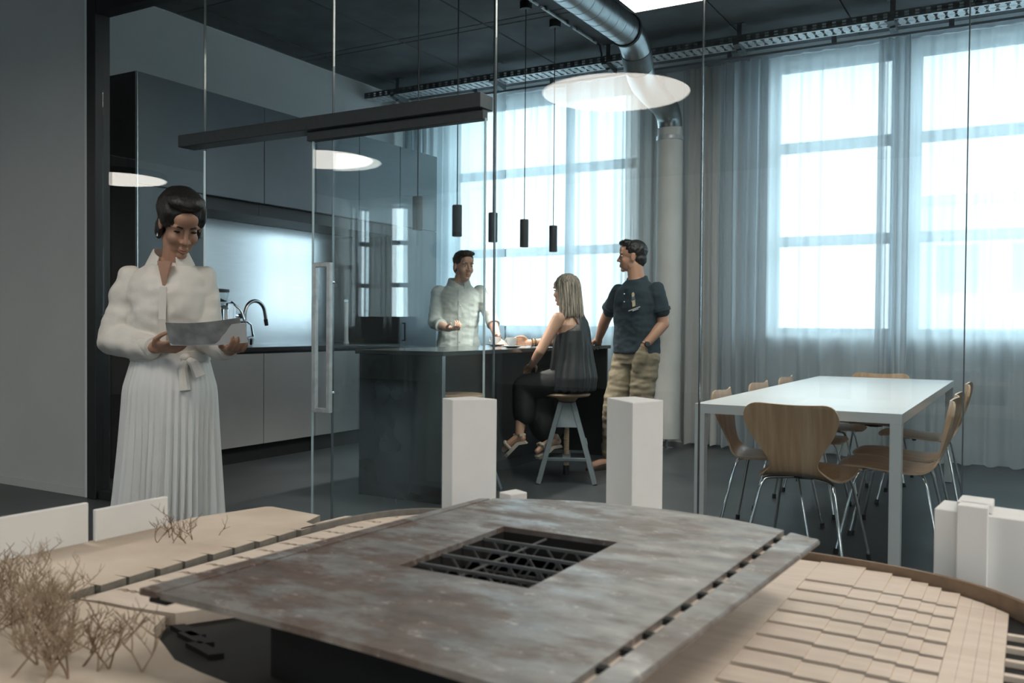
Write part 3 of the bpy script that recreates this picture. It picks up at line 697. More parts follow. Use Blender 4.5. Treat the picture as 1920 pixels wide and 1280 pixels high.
for (x, y, rz, lb) in ((-.605, 4.87, 90, 'oak chair on right side of table, nearest of the three'), (-.615, 5.32, 90, 'oak chair on right side of table, middle one close behind first'),
                       (-.625, 6.34, 91, 'oak chair on right side of table, farthest at the back leg'), (-1.205, 4.95, -87, 'oak chair on left side of table, nearest to its front left leg'),
                       (-1.20, 5.70, -91, 'oak chair on left side of table, middle of the three'), (-1.205, 6.45, -89, 'oak chair on left side of table, farthest toward curtains'),
                       (-1.0, 7.06, 180, 'oak chair at far head of the table facing viewer')):
    dup(ch, (x, y, 0), radians(rz), lb)
# ------------------------------------------------------------------ architectural model on its table
t = thing('model_table', 'low white table carrying the architectural model', 'table', (-.45, .95, 0))
MB().box(-1.24, .36, .30, 1.70, .63, .66).done('tabletop', M['white'], t, bevel=.002)
for x in (-1.20, .27):
    for y in (.34, 1.61): MB().box(x, x+.05, y, y+.05, 0, .63).done('leg', M['white'], t)

t = mdl = thing('architectural_model', 'wooden stadium model with big rusty roof in the foreground', 'model', (-.48, .8, .66))
DZ, TZ = .778, .790                                  # stadium deck, raised terrain
def se(a, n=4.0, cx=-.48, cyy=.80, rx=.54, ry=.57):
    c, s = cos(a), sin(a); n = n if c > 0 else 6.0
    return (cx+rx*abs(c)**(2/n)*(1 if c >= 0 else -1), cyy+ry*abs(s)**(2/n)*(1 if s >= 0 else -1))
MB().box(-1.20, .10, .34, 1.17, .66, .752).done('plinth', M['void'], t)
MB().prism([se(2*pi*k/72) for k in range(72)], .7525, .7625).done('stadium_base', M['void'], t)
# raised terrain board on the left, saw-tooth edge towards the stadium
TZ = .7865
poly = [(-1.235, .67), (-1.235, 1.05), (-1.20, 1.185), (-1.19, 1.192), (-1.066, 1.182), (-1.050, 1.13)]
y = 1.12; k = 0
while y > .70:
    xa = -1.014 - .003*(k % 2); w = .0465 if k % 2 else .0435
    poly += [(xa-.004, y), (xa, y-w+.004), (xa-.026, y-w)]; y -= w; k += 1
poly += [(-1.045, .672)]
o = MB().prism(poly, .768, TZ).done('terrain_board', M['sand'], t); o.data.materials.append(M['mdfedge'])
for p in o.data.polygons:
    if abs(p.normal.z) < .5: p.material_index = 1
b = MB(); b.rings([[Vector((x, y, z)) for x, z in ((-1.235, .768), (xe, .768), (xe, zt), (-1.235, zt))] for y, xe, zt in ((.60, -1.0, DZ), (.6715, -1.046, TZ-.0004))]); b.done('terrain_ramp', M['sand'], t)
near = [(-1.2355, .18), (-1.2355, .60), (-1.07, .655), (-1.03, .6815), (-.985, .6885), (-.93, .6925), (-.868, .700), (-.862, .690), (-.84, .660), (-.79, .636), (-.747, .614), (-.70, .605), (-.655, .600), (-.55, .585), (-.36, .575), (-.30, .40), (-.30, .18)]
MB().prism(near, .753, DZ).done('terrain_board', M['sand'], t)
MB().prism([(-1.235, .60), (-1.235, 1.05), (-1.20, 1.18), (-1.07, 1.17), (-1.045, 1.1), (-1.045, .66)], .752, .7675).done('terrain_underlay', M['sand'], t)
MB().prism([(-1.064, 1.15), (-1.056, 1.238), (-.985, 1.262), (-.985, 1.20), (-1.03, 1.14)], .753, .7765).done('terrain_board', M['mdf'], t)
# slit deck: planks whose touching edges open into stepped slits
def plank_edge(y, side, x0=-1.052, x1=-.79):
    w = .0042*side
    zig = [(-1.006, 0), (-.999, .0045), (-.990, .002), (-.985, .006), (-.977, .0035), (-.972, .008), (-.966, .007)]
    return [(x0, y), (-1.0068, y)] + [(x, y+d+w) for x, d in zig] + [(-.9655, y+.007), (min(x1, -.846+.03*round((y-.7385)/.0478)), y+.007)]
slit_y = [.7385+.0478*i for i in range(12)]
first = [(-1.052, .712), (-1.03, .690), (-.985, .697), (-.93, .7015), (-.866, .713)]
edges_lo = [first] + [plank_edge(y, 1) for y in slit_y]
edges_hi = [plank_edge(y, -1) for y in slit_y] + [[(-1.04, 1.318), (-.69, 1.318)]]
def clipx(poly):
    out = []
    for x, y in poly:
        f = min(1, max(0, (y-.80)/.57)); xm = -.48-.532*(max(0, 1-f**6))**(1/6) if f < 1 else -.48
        out.append((max(x, xm), y))
    return out
for lo, hi in zip(edges_lo, edges_hi):
    MB().prism(clipx(lo)+clipx(hi)[::-1], .763, DZ).done('deck_plank', M['mdf'], t)
# stepped tile terrace on the right
cols = [-.262, -.200, -.164, -.139, -.117, -.100, -.077]
rows = [.60+.05*i for i in range(14)]
rnd = random.Random(4)
for i in range(len(cols)-1):
    z = DZ - .0016*i
    for j in range(len(rows)-1):
        MB().box(cols[i]+.0001, cols[i+1]-.0001, rows[j]+.0052, rows[j+1]-.0052, .763, z+rnd.uniform(-.0003, .0003)).done('terrace_tile', M['mdf'], t)
    yl = .80+.57*(1-min(1, ((cols[i]+cols[i+1])/2+.48)/.535)**4)**.25-.004
    MB().box(cols[i]+.0001, cols[i+1]-.0001, rows[-1]+.0052, yl, .763, z).done('terrace_tile', M['mdf'], t)
MB().box(-.36, -.2623, .58, 1.352, .763, DZ+.0004).done('terrace_border', M['mdf'], t)
def strip(x0, x1, z):
    pts = [(x0, .55), (x1, .55)]
    for x in (x1, (x0+x1)/2, x0): pts.append((x, .80+.57*(1-min(1, (x+.48)/.537)**4)**.25-.004))
    MB().prism(pts, .763, z).done('terrace_border', M['mdf'], t)
for a, c, z in ((-.0767, -.062, .7686), (-.0617, -.047, .7684), (-.0467, -.034, .768), (-.0337, -.020, .7675)): strip(a, c, z)
MB().prism([(-.0195, .56), (.05, .56), (.05, 1.08), (.032, 1.165), (.005, 1.225), (-.0195, 1.245)], .7526, .7575).done('rib_floor', M['mdf'], t)
for j in range(14):
    y = .575+.046*j; xe = -.48+.534*(max(0, 1-(max(0, y+.009-.80)/.57)**4))**.25-.003
    MB().box(-.0195, min(.048, xe), y, y+.009, .7576, .7685).done('rib', M['mdf'], t)
MB().box(.0488, .0545, .56, 1.05, .7526, .768).done('rib_wall', M['mdf'], t)
# curved brown rim round the far edge
b = MB(); K = 60
ring = lambda rr, z: [Vector((*se(pi*(-.10+1.06*k/K), rx=.54+rr, ry=.57+rr), z)) for k in range(K+1)]
A = [ring(0, .757), ring(0, .7865), ring(.006, .7865), ring(.006, .757)]
for a, c in zip(A, A[1:]+A[:1]):
    va = [b.b.verts.new(p) for p in a]; vc = [b.b.verts.new(p) for p in c]
    for k in range(K): b.b.faces.new((va[k], va[k+1], vc[k+1], vc[k]))
bmesh.ops.remove_doubles(b.b, verts=b.b.verts, dist=1e-6)
rim = b.done('stadium_rim', M['mdfbrown'], t); rim.data.materials.append(M['mdfedge'])
for p in rim.data.polygons:
    if p.center.x < -.25: p.material_index = 1  # left half grey: the rim's shaded side put into its colour
# dark sunken plaza under the roof
MB().prism([(-.868, .70), (-.84, .655), (-.79, .63), (-.70, .60), (-.36, .57), (-.30, .62), (-.362, .66), (-.362, .74), (-.79, .76), (-.868, .73)], .7530, .7600).done('plaza', M['plaza'], t)
for x, y, w, d in ((-.862, .702, .05, .012), (-.835, .690, .05, .012), (-.80, .672, .05, .012), (-.66, .665, .10, .010)):
    MB().prism([(x, y), (x+w, y-.012), (x+w+.01, y-.012+d), (x+.01, y+d)], .7601, .768).done('plaza_step', M['void'], t)
# arena walls below the roof and the slatted arena floor seen through the opening
for q in ((-.66, -.645, .66, 1.10), (-.365, -.35, .66, 1.10), (-.645, -.365, .66, .675), (-.645, -.365, 1.085, 1.10)):
    MB().box(*q, .763, .846).done('arena_wall', M['void'], t)
MB().box(-.645, -.365, .675, 1.085, .763, .768).done('arena_floor', M['truss'], t)
for k in range(13): MB().bar((-.64, .70+.018*k, .770), (-.50, .76+.018*k, .770), .007, .004).done('arena_slat', M['truss'], t)
MB().box(-.47, -.38, .90, 1.03, .768, .774).done('arena_pitch', M['mdf'], t)
MB().box(-.53, -.45, 1.0, 1.06, .768, .79).done('arena_block', M['mdf'], t)

# the roof
RZ, RT = .862, .0065
def rust():
    m, nt, N, L, P = _mat('rusty_patinated_roof')
    tc = N.new('ShaderNodeTexCoord'); mp = N.new('ShaderNodeMapping'); mp.inputs['Scale'].default_value = (1, 1.9, 1); L.new(tc.outputs['Object'], mp.inputs[0])
    def nz(sc, det, ro=.6):
        n = N.new('ShaderNodeTexNoise'); n.inputs['Scale'].default_value = sc; n.inputs['Detail'].default_value = det; n.inputs['Roughness'].default_value = ro; L.new(mp.outputs[0], n.inputs[0]); return n
    def ramp(src, stops):
        r = N.new('ShaderNodeValToRGB'); e = r.color_ramp.elements
        while len(e) < len(stops): e.new(.5)
        for k, (p, c) in enumerate(stops): e[k].position = p; e[k].color = (*c, 1)
        L.new(src, r.inputs[0]); return r
    def mix(f, a, b):
        x = N.new('ShaderNodeMix'); x.data_type = 'RGBA'; L.new(f, x.inputs[0]); L.new(a, x.inputs[6]); L.new(b, x.inputs[7]); return x.outputs[2]
    grey = ramp(nz(22, 6).outputs['Fac'], [(.3, (.185, .172, .163)), (.7, (.31, .295, .285))])
    brown = ramp(nz(40, 5).outputs['Fac'], [(.3, (.105, .070, .056)), (.7, (.185, .135, .112))])
    f1 = ramp(nz(7.5, 7, .62).outputs['Fac'], [(.46, (0, 0, 0)), (.535, (1, 1, 1))])
    # rust brown grows stronger towards the left side of the sheet
    sx = N.new('ShaderNodeSeparateXYZ'); L.new(tc.outputs['Object'], sx.inputs[0])
    gr = N.new('ShaderNodeMapRange'); gr.inputs[1].default_value = .24; gr.inputs[2].default_value = -.24; gr.inputs[3].default_value = .5; gr.inputs[4].default_value = 1.0; L.new(sx.outputs[0], gr.inputs[0])
    mu = N.new('ShaderNodeMath'); mu.operation = 'MULTIPLY'; L.new(f1.outputs[0], mu.inputs[0]); L.new(gr.outputs[0], mu.inputs[1])
    c1 = mix(mu.outputs[0], grey.outputs[0], brown.outputs[0])
    f2 = ramp(nz(42, 5, .75).outputs['Fac'], [(.59, (0, 0, 0)), (.66, (.8, .8, .8))])
    lite = N.new('ShaderNodeRGB'); lite.outputs[0].default_value = (.50, .46, .44, 1)
    c2 = mix(f2.outputs[0], c1, lite.outputs[0]); L.new(c2, P.inputs['Base Color'])
    rr = ramp(nz(15, 5).outputs['Fac'], [(.35, (.30, .30, .30)), (.65, (.58, .58, .58))]); L.new(rr.outputs[0], P.inputs['Roughness'])
    P.inputs['Metallic'].default_value = .25
    wv = N.new('ShaderNodeTexWave'); wv.wave_type = 'BANDS'; wv.bands_direction = 'Y'; wv.inputs['Scale'].default_value = 5.2; wv.inputs['Distortion'].default_value = 2.5; wv.inputs['Detail'].default_value = 2; L.new(tc.outputs['Object'], wv.inputs[0])
    ad = N.new('ShaderNodeMath'); ad.operation = 'MULTIPLY_ADD'; ad.inputs[1].default_value = .35; L.new(nz(70, 4).outputs['Fac'], ad.inputs[0]); L.new(wv.outputs['Fac'], ad.inputs[2])
    b = N.new('ShaderNodeBump'); b.inputs['Strength'].default_value = .22; b.inputs['Distance'].default_value = .004; L.new(ad.outputs[0], b.inputs['Height']); L.new(b.outputs[0], P.inputs['Normal'])
    return m
M['rust'] = rust()
def lerp(a, b, f): return a+(b-a)*f
xl = lambda y: lerp(-.745, -.706, (y-.57)/.566)          # left and right rims of the roof
xr = lambda y: lerp(-.247, -.220, (y-.60)/.51)
def yfar(x): f = (x+.463)/.245; return 1.200-.072*abs(f)**2.2
def ynear(x): return .5705-.0675*(x+.743)+.012*max(0, (x+.743))*max(0, -.22-x)/.07
sl = lambda y: lerp(-.7185, -.6925, (y-.586)/.535)+.0008
sr = lambda y: lerp(-.2795, -.2655, (y-.589)/.533)
def outline(fa, fb, y0=None, y1=None, n=14, ya=None, yb=None):
    """quad patch between side curves fa, fb; ends on the curved eaves unless y0 / y1 given"""
    P = []
    for k in range(n+1):
        u = k/n
        yy_ = y0 if y0 is not None else .56
        for _ in range(4): x = lerp(fa(yy_), fb(yy_), u); yy_ = y0 if y0 is not None else ynear(x)
        P.append((x, yy_))
    for k in range(n, -1, -1):
        u = k/n
        yy_ = y1 if y1 is not None else 1.15
        for _ in range(4): x = lerp(fa(yy_), fb(yy_), u); yy_ = y1 if y1 is not None else yfar(x)
        P.append((x, yy_))
    return P
ox0, ox1, oy0, oy1 = (lambda y: -.5815), (lambda y: -.4235), .768, .988
sw = .0044
b = MB()
b.prism(outline(lambda y: sl(y)+.0030, ox0), RZ-RT, RZ); b.prism(outline(ox1, lambda y: sr(y)-sw), RZ-RT, RZ)
b.prism(outline(ox0, ox1, None, oy0), RZ-RT, RZ); b.prism(outline(ox0, ox1, oy1, None), RZ-RT, RZ)
roof = b.done('roof', M['rust'], t)
MB().prism(outline(xl, lambda y: sl(y)-.0026), RZ-RT, RZ).done('edge_strip', M['rust'], roof, bevel=.001)
MB().prism(outline(lambda y: sr(y)+sw, xr), RZ-RT, RZ).done('edge_strip', M['rust'], roof, bevel=.0016)
b = MB(); b.prism(outline(lambda y: sl(y)-.012, lambda y: sl(y)+.012), RZ-RT-.0045, RZ-RT-.0005).done('slot_backing', M['void'], roof)
b = MB(); b.prism(outline(lambda y: sr(y)-.012, lambda y: sr(y)+.012), RZ-RT-.0030, RZ-RT-.0003).done('slot_backing', M['mdf'], roof)
y = .575
while y < 1.125:
    x = sr(y); MB().box(x-sw+.0002, x+sw-.0002, y, y+.0085, RZ-RT, RZ-.0012).done('slot_tie', M['void'], roof); y += .0445
y = .60
while y < 1.12:
    x = sl(y); MB().box(x-.0024, x+.0026, y, y+.006, RZ-RT, RZ-.003).done('slot_tie', M['void'], roof); y += .0535
# frame and trusses in the opening
b = MB(); b.box(-.5835, -.5818, oy0-.002, oy1+.002, RZ-.030, RZ-RT-.0002).box(-.4232, -.4215, oy0-.002, oy1+.002, RZ-.030, RZ-RT-.0002)
b.box(-.5818, -.4232, oy0-.002, oy0-.0003, RZ-.030, RZ-RT-.0002).box(-.5818, -.4232, oy1+.0003, oy1+.002, RZ-.030, RZ-RT-.0002)
b.done('opening_frame', M['void'], roof)
for y in (.804, .849, .893, .939):
    zt, zb = RZ-.006, RZ-.044
    MB().bar((-.581, y, zt), (-.424, y, zt), .0032, .0036).done('truss_chord', M['truss'], roof)
    MB().bar((-.581, y, zb), (-.424, y, zb), .0026, .0026).done('truss_chord', M['truss'], roof)
    for k in range(4):
        xa = -.570+.0375*k
        MB().bar((xa, y, zb), (xa+.0300, y, zt), .0022, .0022).done('truss_web', M['truss'], roof)
        MB().bar((xa+.0300, y+.0012, zb), (xa, y+.0012, zt), .0022, .0022).done('truss_web', M['truss'], roof)
for x in (-.52,): MB().bar((x, oy0, RZ-.0085), (x, oy1, RZ-.0085), .002, .002).done('truss_chord', M['truss'], roof)

# ------------------------------------------------------------------ white foam buildings around the model
def block(name, label, poly, z0, z1, extra=()):
    cx = sum(p[0] for p in poly)/len(poly); cyy = sum(p[1] for p in poly)/len(poly)
    t = thing(name, label, 'model building', (cx, cyy, z0), 'white foam buildings around the model')
    MB().prism(poly, z0, z1).done('block', M['foam'], t, bevel=.0012)
    for nm, pl, za, zb in extra: MB().prism(pl, za, zb).done(nm, M['foam'], t, bevel=.001)
block('foam_tower', 'left white foam tower behind the roof, in front of glass door', [(-.965, 1.407), (-.942, 1.474), (-.867, 1.445), (-.929, 1.387)], .66, .98)
block('foam_tower', 'right white foam tower behind the roof, before man in polo', [(-.713, 1.602), (-.678, 1.659), (-.599, 1.607), (-.625, 1.519)], .66, .98)
block('foam_block', 'long white foam block with stair core beyond right rim', [(-.1165, 1.400), (-.110, 1.475), (.16, 1.415), (.16, 1.335), (-.075, 1.388)], .66, .865,
      [('stair_core', [(-.086, 1.372), (-.083, 1.405), (-.048, 1.398), (-.048, 1.366)], .66, .878), ('core_cap', [(-.088, 1.400), (-.085, 1.458), (-.043, 1.448), (-.043, 1.392)], .866, .878)])
block('foam_slab', 'white foam slab at far left edge of picture', [(-1.232, .60), (-1.224, .60), (-1.2135, .842), (-1.2215, .842)], .7902, .850)
block('foam_slab', 'white foam slab just left of the skirt hem and twigs', [(-1.216, .850), (-1.208, .850), (-1.2055, .978), (-1.2135, .978)], .7902, .838)
block('foam_house', 'tiny white foam gable peeping over far edge of roof', [(-.752, 1.262), (-.742, 1.30), (-.712, 1.285), (-.724, 1.25)], .787, .846)

# ------------------------------------------------------------------ dry twigs as trees
def twig(x, y, h, label, seed, m='twig', levels=3, spread=.55, group='dry twig trees on the model', r0=.0011, z=TZ, fan=1.0):
    rnd = random.Random(seed); b = MB()
    def grow(p, d, L, r, lev):
        pts = [p]; q = p.copy(); dd = d.copy(); n = 4
        for k in range(n):
            dd = (dd + Vector((rnd.uniform(-.28, .28), rnd.uniform(-.28, .28), rnd.uniform(-.10, .22)))).normalized(); q = q + dd*L/n; pts.append(q.copy())
            if lev > 0 and k >= 1:
                for _ in range(1 if rnd.random() < .75 else 2):
                    a = rnd.uniform(0, 2*pi); s = Vector((cos(a), sin(a), rnd.uniform(0, .8)))
                    grow(q.copy(), (dd + s*spread*1.6).normalized(), L*rnd.uniform(.45, .72), r*.66, lev-1)
        b.tube(pts, [r, r*.9, r*.8, r*.68, r*.5], 4)
    for k in range(rnd.choice((1, 2, 2))):
        a = rnd.uniform(0, 2*pi); grow(Vector((x, y, z-.001)), Vector((cos(a)*.5*fan, sin(a)*.5*fan, 1)).normalized(), h, r0, levels)
    o = b.done('dry_twig', M[m]); return tag(o, label, 'twig', group)
for k, (x, y, h) in enumerate(((-1.140, .905, .024), (-1.128, .925, .036), (-1.118, .915, .022), (-1.110, .945, .032), (-1.150, .935, .020), (-1.100, .925, .018))):
    twig(x, y, h, 'brown dry twig of the small clump by right white slab', 20+k, levels=2, spread=.85, group='small far twig clump', r0=.00075, fan=1.6, z=TZ)
twig(-1.098, .986, .024, 'lone forked dry twig right of the small clump', 66, levels=1, spread=.9, r0=.0007, z=TZ)
rnd = random.Random(9)
spots = [(rnd.uniform(-1.08, -.745), rnd.uniform(.45, .66)) for _ in range(300)]
spots = [q for q in spots if q[1] < .60 + .25*max(0, -.85-q[0]) and q[1] > .50 + .30*max(0, -.90-q[0])][:46]
for k, (x, y) in enumerate(spots):
    twig(x, y, rnd.uniform(.028, .050), 'blurred dry twig in the dense thicket at lower left corner', 100+k, m='twigp' if k % 4 else 'twig', levels=3 if k % 2 else 2, spread=.9, group='dense twig thicket', r0=.0011, z=DZ, fan=1.3)
# ------------------------------------------------------------------ people
def evaluated(o):
    dg = bpy.context.evaluated_depsgraph_get()
    me = bpy.data.meshes.new_from_object(o.evaluated_get(dg), depsgraph=dg); return me
def fuse(b, name, m, parent, voxel=.005, smooth=4, wrinkle=None, cut=None):
    """many overlapping closed forms -> one continuous skin"""
    bmesh.ops.recalc_face_normals(b.b, faces=b.b.faces)
    me = bpy.data.meshes.new(name); b.b.to_mesh(me); b.b.free()
    o = bpy.data.objects.new(name, me); C.objects.link(o)
    r = o.modifiers.new('r', 'REMESH'); r.mode = 'VOXEL'; r.voxel_size = voxel; r.adaptivity = 0
    if smooth:
        s = o.modifiers.new('s', 'SMOOTH'); s.factor = .5; s.iterations = smooth
    me2 = evaluated(o); bpy.data.objects.remove(o); bpy.data.meshes.remove(me)
    if wrinkle or cut:
        bb = bmesh.new(); bb.from_mesh(me2)
        if wrinkle:
            bb.normal_update()
            offs = [wrinkle(v.co) for v in bb.verts]
            for v, f in zip(bb.verts, offs): v.co += v.normal*f
        if cut:
            for co, no in cut:
                bmesh.ops.bisect_plane(bb, geom=bb.verts[:]+bb.edges[:]+bb.faces[:], plane_co=co, plane_no=no, clear_outer=True)
        bb.to_mesh(me2); bb.free()
    d = wloc(parent); me2.transform(Matrix.Translation(-d)); me2.name = name
    return link(name, me2, m, parent, True, 0)
V = Vector
def ell(c, rx, ry, lv, n=22, e=2.3, up=None, tilt=None):
    """body section: half widths rx (sideways, along lv) and ry (front-back)"""
    lv = V(lv).normalized(); fv = V((0, 0, 1)).cross(lv) * -1; fv.normalize(); c = V(c)
    if tilt is not None: fv = V(tilt).normalized()
    out = []
    for k in range(n):
        a = 2*pi*k/n; ca, sa = cos(a), sin(a)
        out.append(c + lv*rx*abs(ca)**(2/e)*(1 if ca >= 0 else -1) + fv*ry*abs(sa)**(2/e)*(1 if sa >= 0 else -1))
    return out
def hand(b, wrist, d, palm_n, side, curl=.5, spread=.0, thumb=1, scale=1.0, thumb_curl=.3):
    """palm, four unequal bent fingers, thumb from the side of the palm; palm_n = the way the palm faces, side = thumb side"""
    w = V(wrist); d = V(d).normalized(); n = V(palm_n); n = (n - d*n.dot(d)).normalized(); s = V(side); s = (s - d*s.dot(d) - n*s.dot(n)).normalized()
    S = scale
    b.chain([w - d*.02*S, w + d*.012*S], [.026*S, .027*S], 10)
    Mx = Matrix((s, d, n)).transposed()
    b.ball(w + d*.050*S, (.040*S, .052*S, .0155*S), Mx, 14, 9)
    b.ball(w + d*.066*S, (.041*S, .034*S, .0135*S), Mx, 14, 9)
    for i, (off, ln) in enumerate(((.0305, .072), (.0102, .080), (-.0102, .075), (-.0300, .060))):
        p = w + d*.090*S + s*off*S; a = .25*curl; pts = [p - d*.022*S, p]; q = p
        dd = (d + s*(off*spread*12)).normalized()
        for k, f in enumerate((.45, .31, .24)):
            a += curl*(.75 if k else .55)
            q = q + (dd*cos(a) + n*sin(a))*ln*f*S; pts.append(q)
        b.chain(pts, [.0085*S, .0092*S, .0084*S, .0076*S, .0066*S], 8)
    p = w + d*.022*S + s*.026*S; t1 = p + (d*.55 + s*.62 + n*.25)*.036*S
    t2 = t1 + (d*.82 + s*(.45-.5*thumb_curl) + n*(.25+.5*thumb_curl))*.030*S; t3 = t2 + (d*.92 + s*(.20-.5*thumb_curl) + n*(.2+.7*thumb_curl))*.024*S
    b.chain([p, t1, t2, t3], [.0145*S, .0115*S, .0098*S, .0080*S], 8)
class Head:
    def __init__(s, c, fwd, up=(0, 0, 1), k=1.0, female=False):
        s.c = V(c); s.k = k; f = V(fwd).normalized(); u = V(up); u = (u - f*u.dot(f)).normalized(); l = u.cross(f)
        s.l, s.f, s.u = l, f, u; s.M = Matrix((l, f, u)).transposed(); s.fem = female
    def P(s, l, f, u): return s.c + (s.l*l + s.f*f + s.u*u)*s.k
    def E(s, b, c, r, nu=16, nv=11): b.ball(s.P(*c), tuple(x*s.k for x in r), s.M, nu, nv)
    def build(s, b):
        w = .94 if s.fem else 1.0
        s.E(b, (0, -.012, .030), (.075*w, .094, .085), 24, 16)
        s.E(b, (0, .020, -.030), (.060*w, .066, .080), 20, 14)
        s.E(b, (0, .034, -.066), (.047*w, .045, .045), 18, 12)
        s.E(b, (0, .066, -.100), (.022*w, .018, .016))
        for q in (-1, 1):
            s.E(b, (q*.034*w, .052, -.034), (.024, .027, .026)); s.E(b, (q*.050*w, -.005, -.066), (.014, .03, .03))
            s.E(b, (q*.077*w, -.012, -.012), (.0075, .019, .031)); s.E(b, (q*.079*w, -.017, .006), (.006, .016, .013))
            s.E(b, (q*.030*w, .077, .022), (.024, .011, .0085)); s.E(b, (q*.0125, .094, -.034), (.009, .010, .009))
        s.E(b, (0, .068, .045), (.048*w, .026, .035))
        b.chain([s.P(0, .082, .014), s.P(0, .094, -.014), s.P(0, .104, -.031)], [.0080*s.k, .0088*s.k, .0105*s.k], 10)
        s.E(b, (0, .080, -.052), (.014, .010, .012))
        s.E(b, (0, .0835, -.0645), (.021*w, .0095, .0055)); s.E(b, (0, .0820, -.0765), (.019*w, .0100, .0070))
    def features(s, parent, brow, lid=1.0, smile=0, eye='eyew'):
        for q in (-1, 1):
            b = MB(); s.E(b, (q*.0305, .0735, .0010), (.0120, .0100, .0058*lid)); e = b.done('eye', M[eye], parent, smooth=True, angle=0)
            b = MB(); s.E(b, (q*.0305, .0802, .0005), (.0050, .0042, .0050*lid)); b.done('iris', M['iris'], e, smooth=True, angle=0)
            b = MB(); b.tube([s.P(q*.014, .0885, .0215), s.P(q*.030, .0875, .0265), s.P(q*.047, .0745, .0225)], [.0028*s.k, .0034*s.k, .0018*s.k], 6); b.done('eyebrow', brow, parent, smooth=True)
        b = MB()
        b.tube([s.P(-.022, .0800, -.070+smile), s.P(-.010, .0905, -.0665), s.P(0, .0925, -.0675), s.P(.010, .0905, -.0665), s.P(.022, .0800, -.070+smile)], [.0010, .0022, .0025, .0022, .0010], 6)
        b.tube([s.P(-.020, .0805, -.072+smile), s.P(-.009, .0905, -.0765), s.P(0, .0920, -.0775), s.P(.009, .0905, -.0765), s.P(.020, .0805, -.072+smile)], [.0010, .0026, .0029, .0026, .0010], 6)
        b.done('lips', M['lips'], parent, smooth=True)
def leftof(f): return V((-f[1], f[0], 0)).normalized()
def nz(co, fx, fy, fz, s=0): return noise.noise(V((co.x*fx+s, co.y*fy, co.z*fz)))
def foot(b, ank, toe, r=.036):
    a = V(ank); t = V(toe); d = (t-a); d.z = 0; L = d.length; d.normalize(); z = t.z
    h = a - d*.045; h.z = z+.005
    b.chain([a, h + V((0, 0, .026))], [r, .032], 12)
    b.chain([h + V((0, 0, .026)), a + d*L*.40 + V((0, 0, z-a.z+.036)), a + d*L*.78 + V((0, 0, z-a.z+.022)), a + d*L + V((0, 0, z-a.z+.016))], [.032, .034, .033, .020], 12)
def shoe(name, m, ank, toe, parent, sole=None, lift=0.0, fat=1.0, high=.0):
    a = V(ank); t = V(toe); d = (t-a); d.z = 0; L = d.length; d.normalize(); g = t.z-.012
    b = MB(); h = a - d*.05
    rs = []; sd = V((-d.y, d.x, 0))
    for k, (f, w, hh) in enumerate(((-.075, .020, .045), (-.06, .034, .062+high), (0, .038, .075+high), (.3*L, .040, .066), (.62*L, .045, .050), (.85*L, .042, .040), (1.02*L, .030, .030), (1.07*L, .012, .018))):
        c = V((a.x, a.y, g)) + d*f; w *= fat
        rs.append([c + sd*w*x + V((0, 0, hh*y)) for x, y in ((-1, 0), (-1.02, .3), (-.8, .75), (-.35, 1), (.35, 1), (.8, .75), (1.02, .3), (1, 0))])
    b.rings(rs); o = b.done(name, m, parent, smooth=True, angle=50)
    if sole:
        b = MB(); rs2 = []
        for r in rs: rs2.append(r)
        b.rings([[r[0]*1.0 + (r[0]-r[7])*.03 + V((0, 0, .012)), r[7] + (r[7]-r[0])*.03 + V((0, 0, .012)), r[7] + (r[7]-r[0])*.03 - V((0, 0, lift)), r[0] + (r[0]-r[7])*.03 - V((0, 0, lift))] for r in rs]); b.done('sole', sole, o)
    return o
def collar(name, m, c, fwd, parent, r=.062, h=.04, gap=.5, drop=.03, flare=.018, tilt=.02):
    """turned-down collar: a band open at the throat with two points"""
    c = V(c); f = V(fwd).normalized(); l = leftof(f); b = MB(); b.keep = False
    N = 26; T = .004
    def pt(a, v, off):
        rr = r + off + flare*v
        p = f*cos(a)*rr*.92 + l*sin(a)*rr*1.05
        front = max(0, cos(a)); pts_drop = drop*front**1.5
        return c + p + V((0, 0, h*(1-v) - pts_drop*(.55+.8*v) - .015*v + tilt*(1-cos(a))*.5))
    A = [[b.b.verts.new(pt(gap+(2*pi-2*gap)*i/N, j/4, T)) for i in range(N+1)] for j in range(5)]
    B = [[b.b.verts.new(pt(gap+(2*pi-2*gap)*i/N, j/4, -T*.2)) for i in range(N+1)] for j in range(5)]
    for j in range(4):
        for i in range(N): b.b.faces.new((A[j][i], A[j][i+1], A[j+1][i+1], A[j+1][i])); b.b.faces.new((B[j][i], B[j+1][i], B[j+1][i+1], B[j][i+1]))
    ed = [(0, i) for i in range(N+1)] + [(j, N) for j in range(1, 5)] + [(4, i) for i in range(N-1, -1, -1)] + [(j, 0) for j in range(3, 0, -1)]
    for q in range(len(ed)):
        x, y = ed[q], ed[(q+1) % len(ed)]; b.b.faces.new((A[x[0]][x[1]], B[x[0]][x[1]], B[y[0]][y[1]], A[y[0]][y[1]]))
    return b.done(name, m, parent, smooth=True, angle=40)
def arm(b, sh, el, wr, r=(.056, .047, .041, .036, .027)):
    sh, el, wr = V(sh), V(el), V(wr)
    b.chain([sh, sh.lerp(el, .45), el], [r[0], r[1], r[2]], 14); b.chain([el, el.lerp(wr, .35), wr], [r[2], r[3]*1.08, r[4]], 14)
def leg(b, hip, kn, an, r=(.088, .076, .056, .052, .036)):
    hip, kn, an = V(hip), V(kn), V(an)
    b.chain([hip, hip.lerp(kn, .4), kn], [r[0], r[1], r[2]], 16); b.chain([kn, kn.lerp(an, .3), an], [r[2], r[3]*1.04, r[4]], 16)

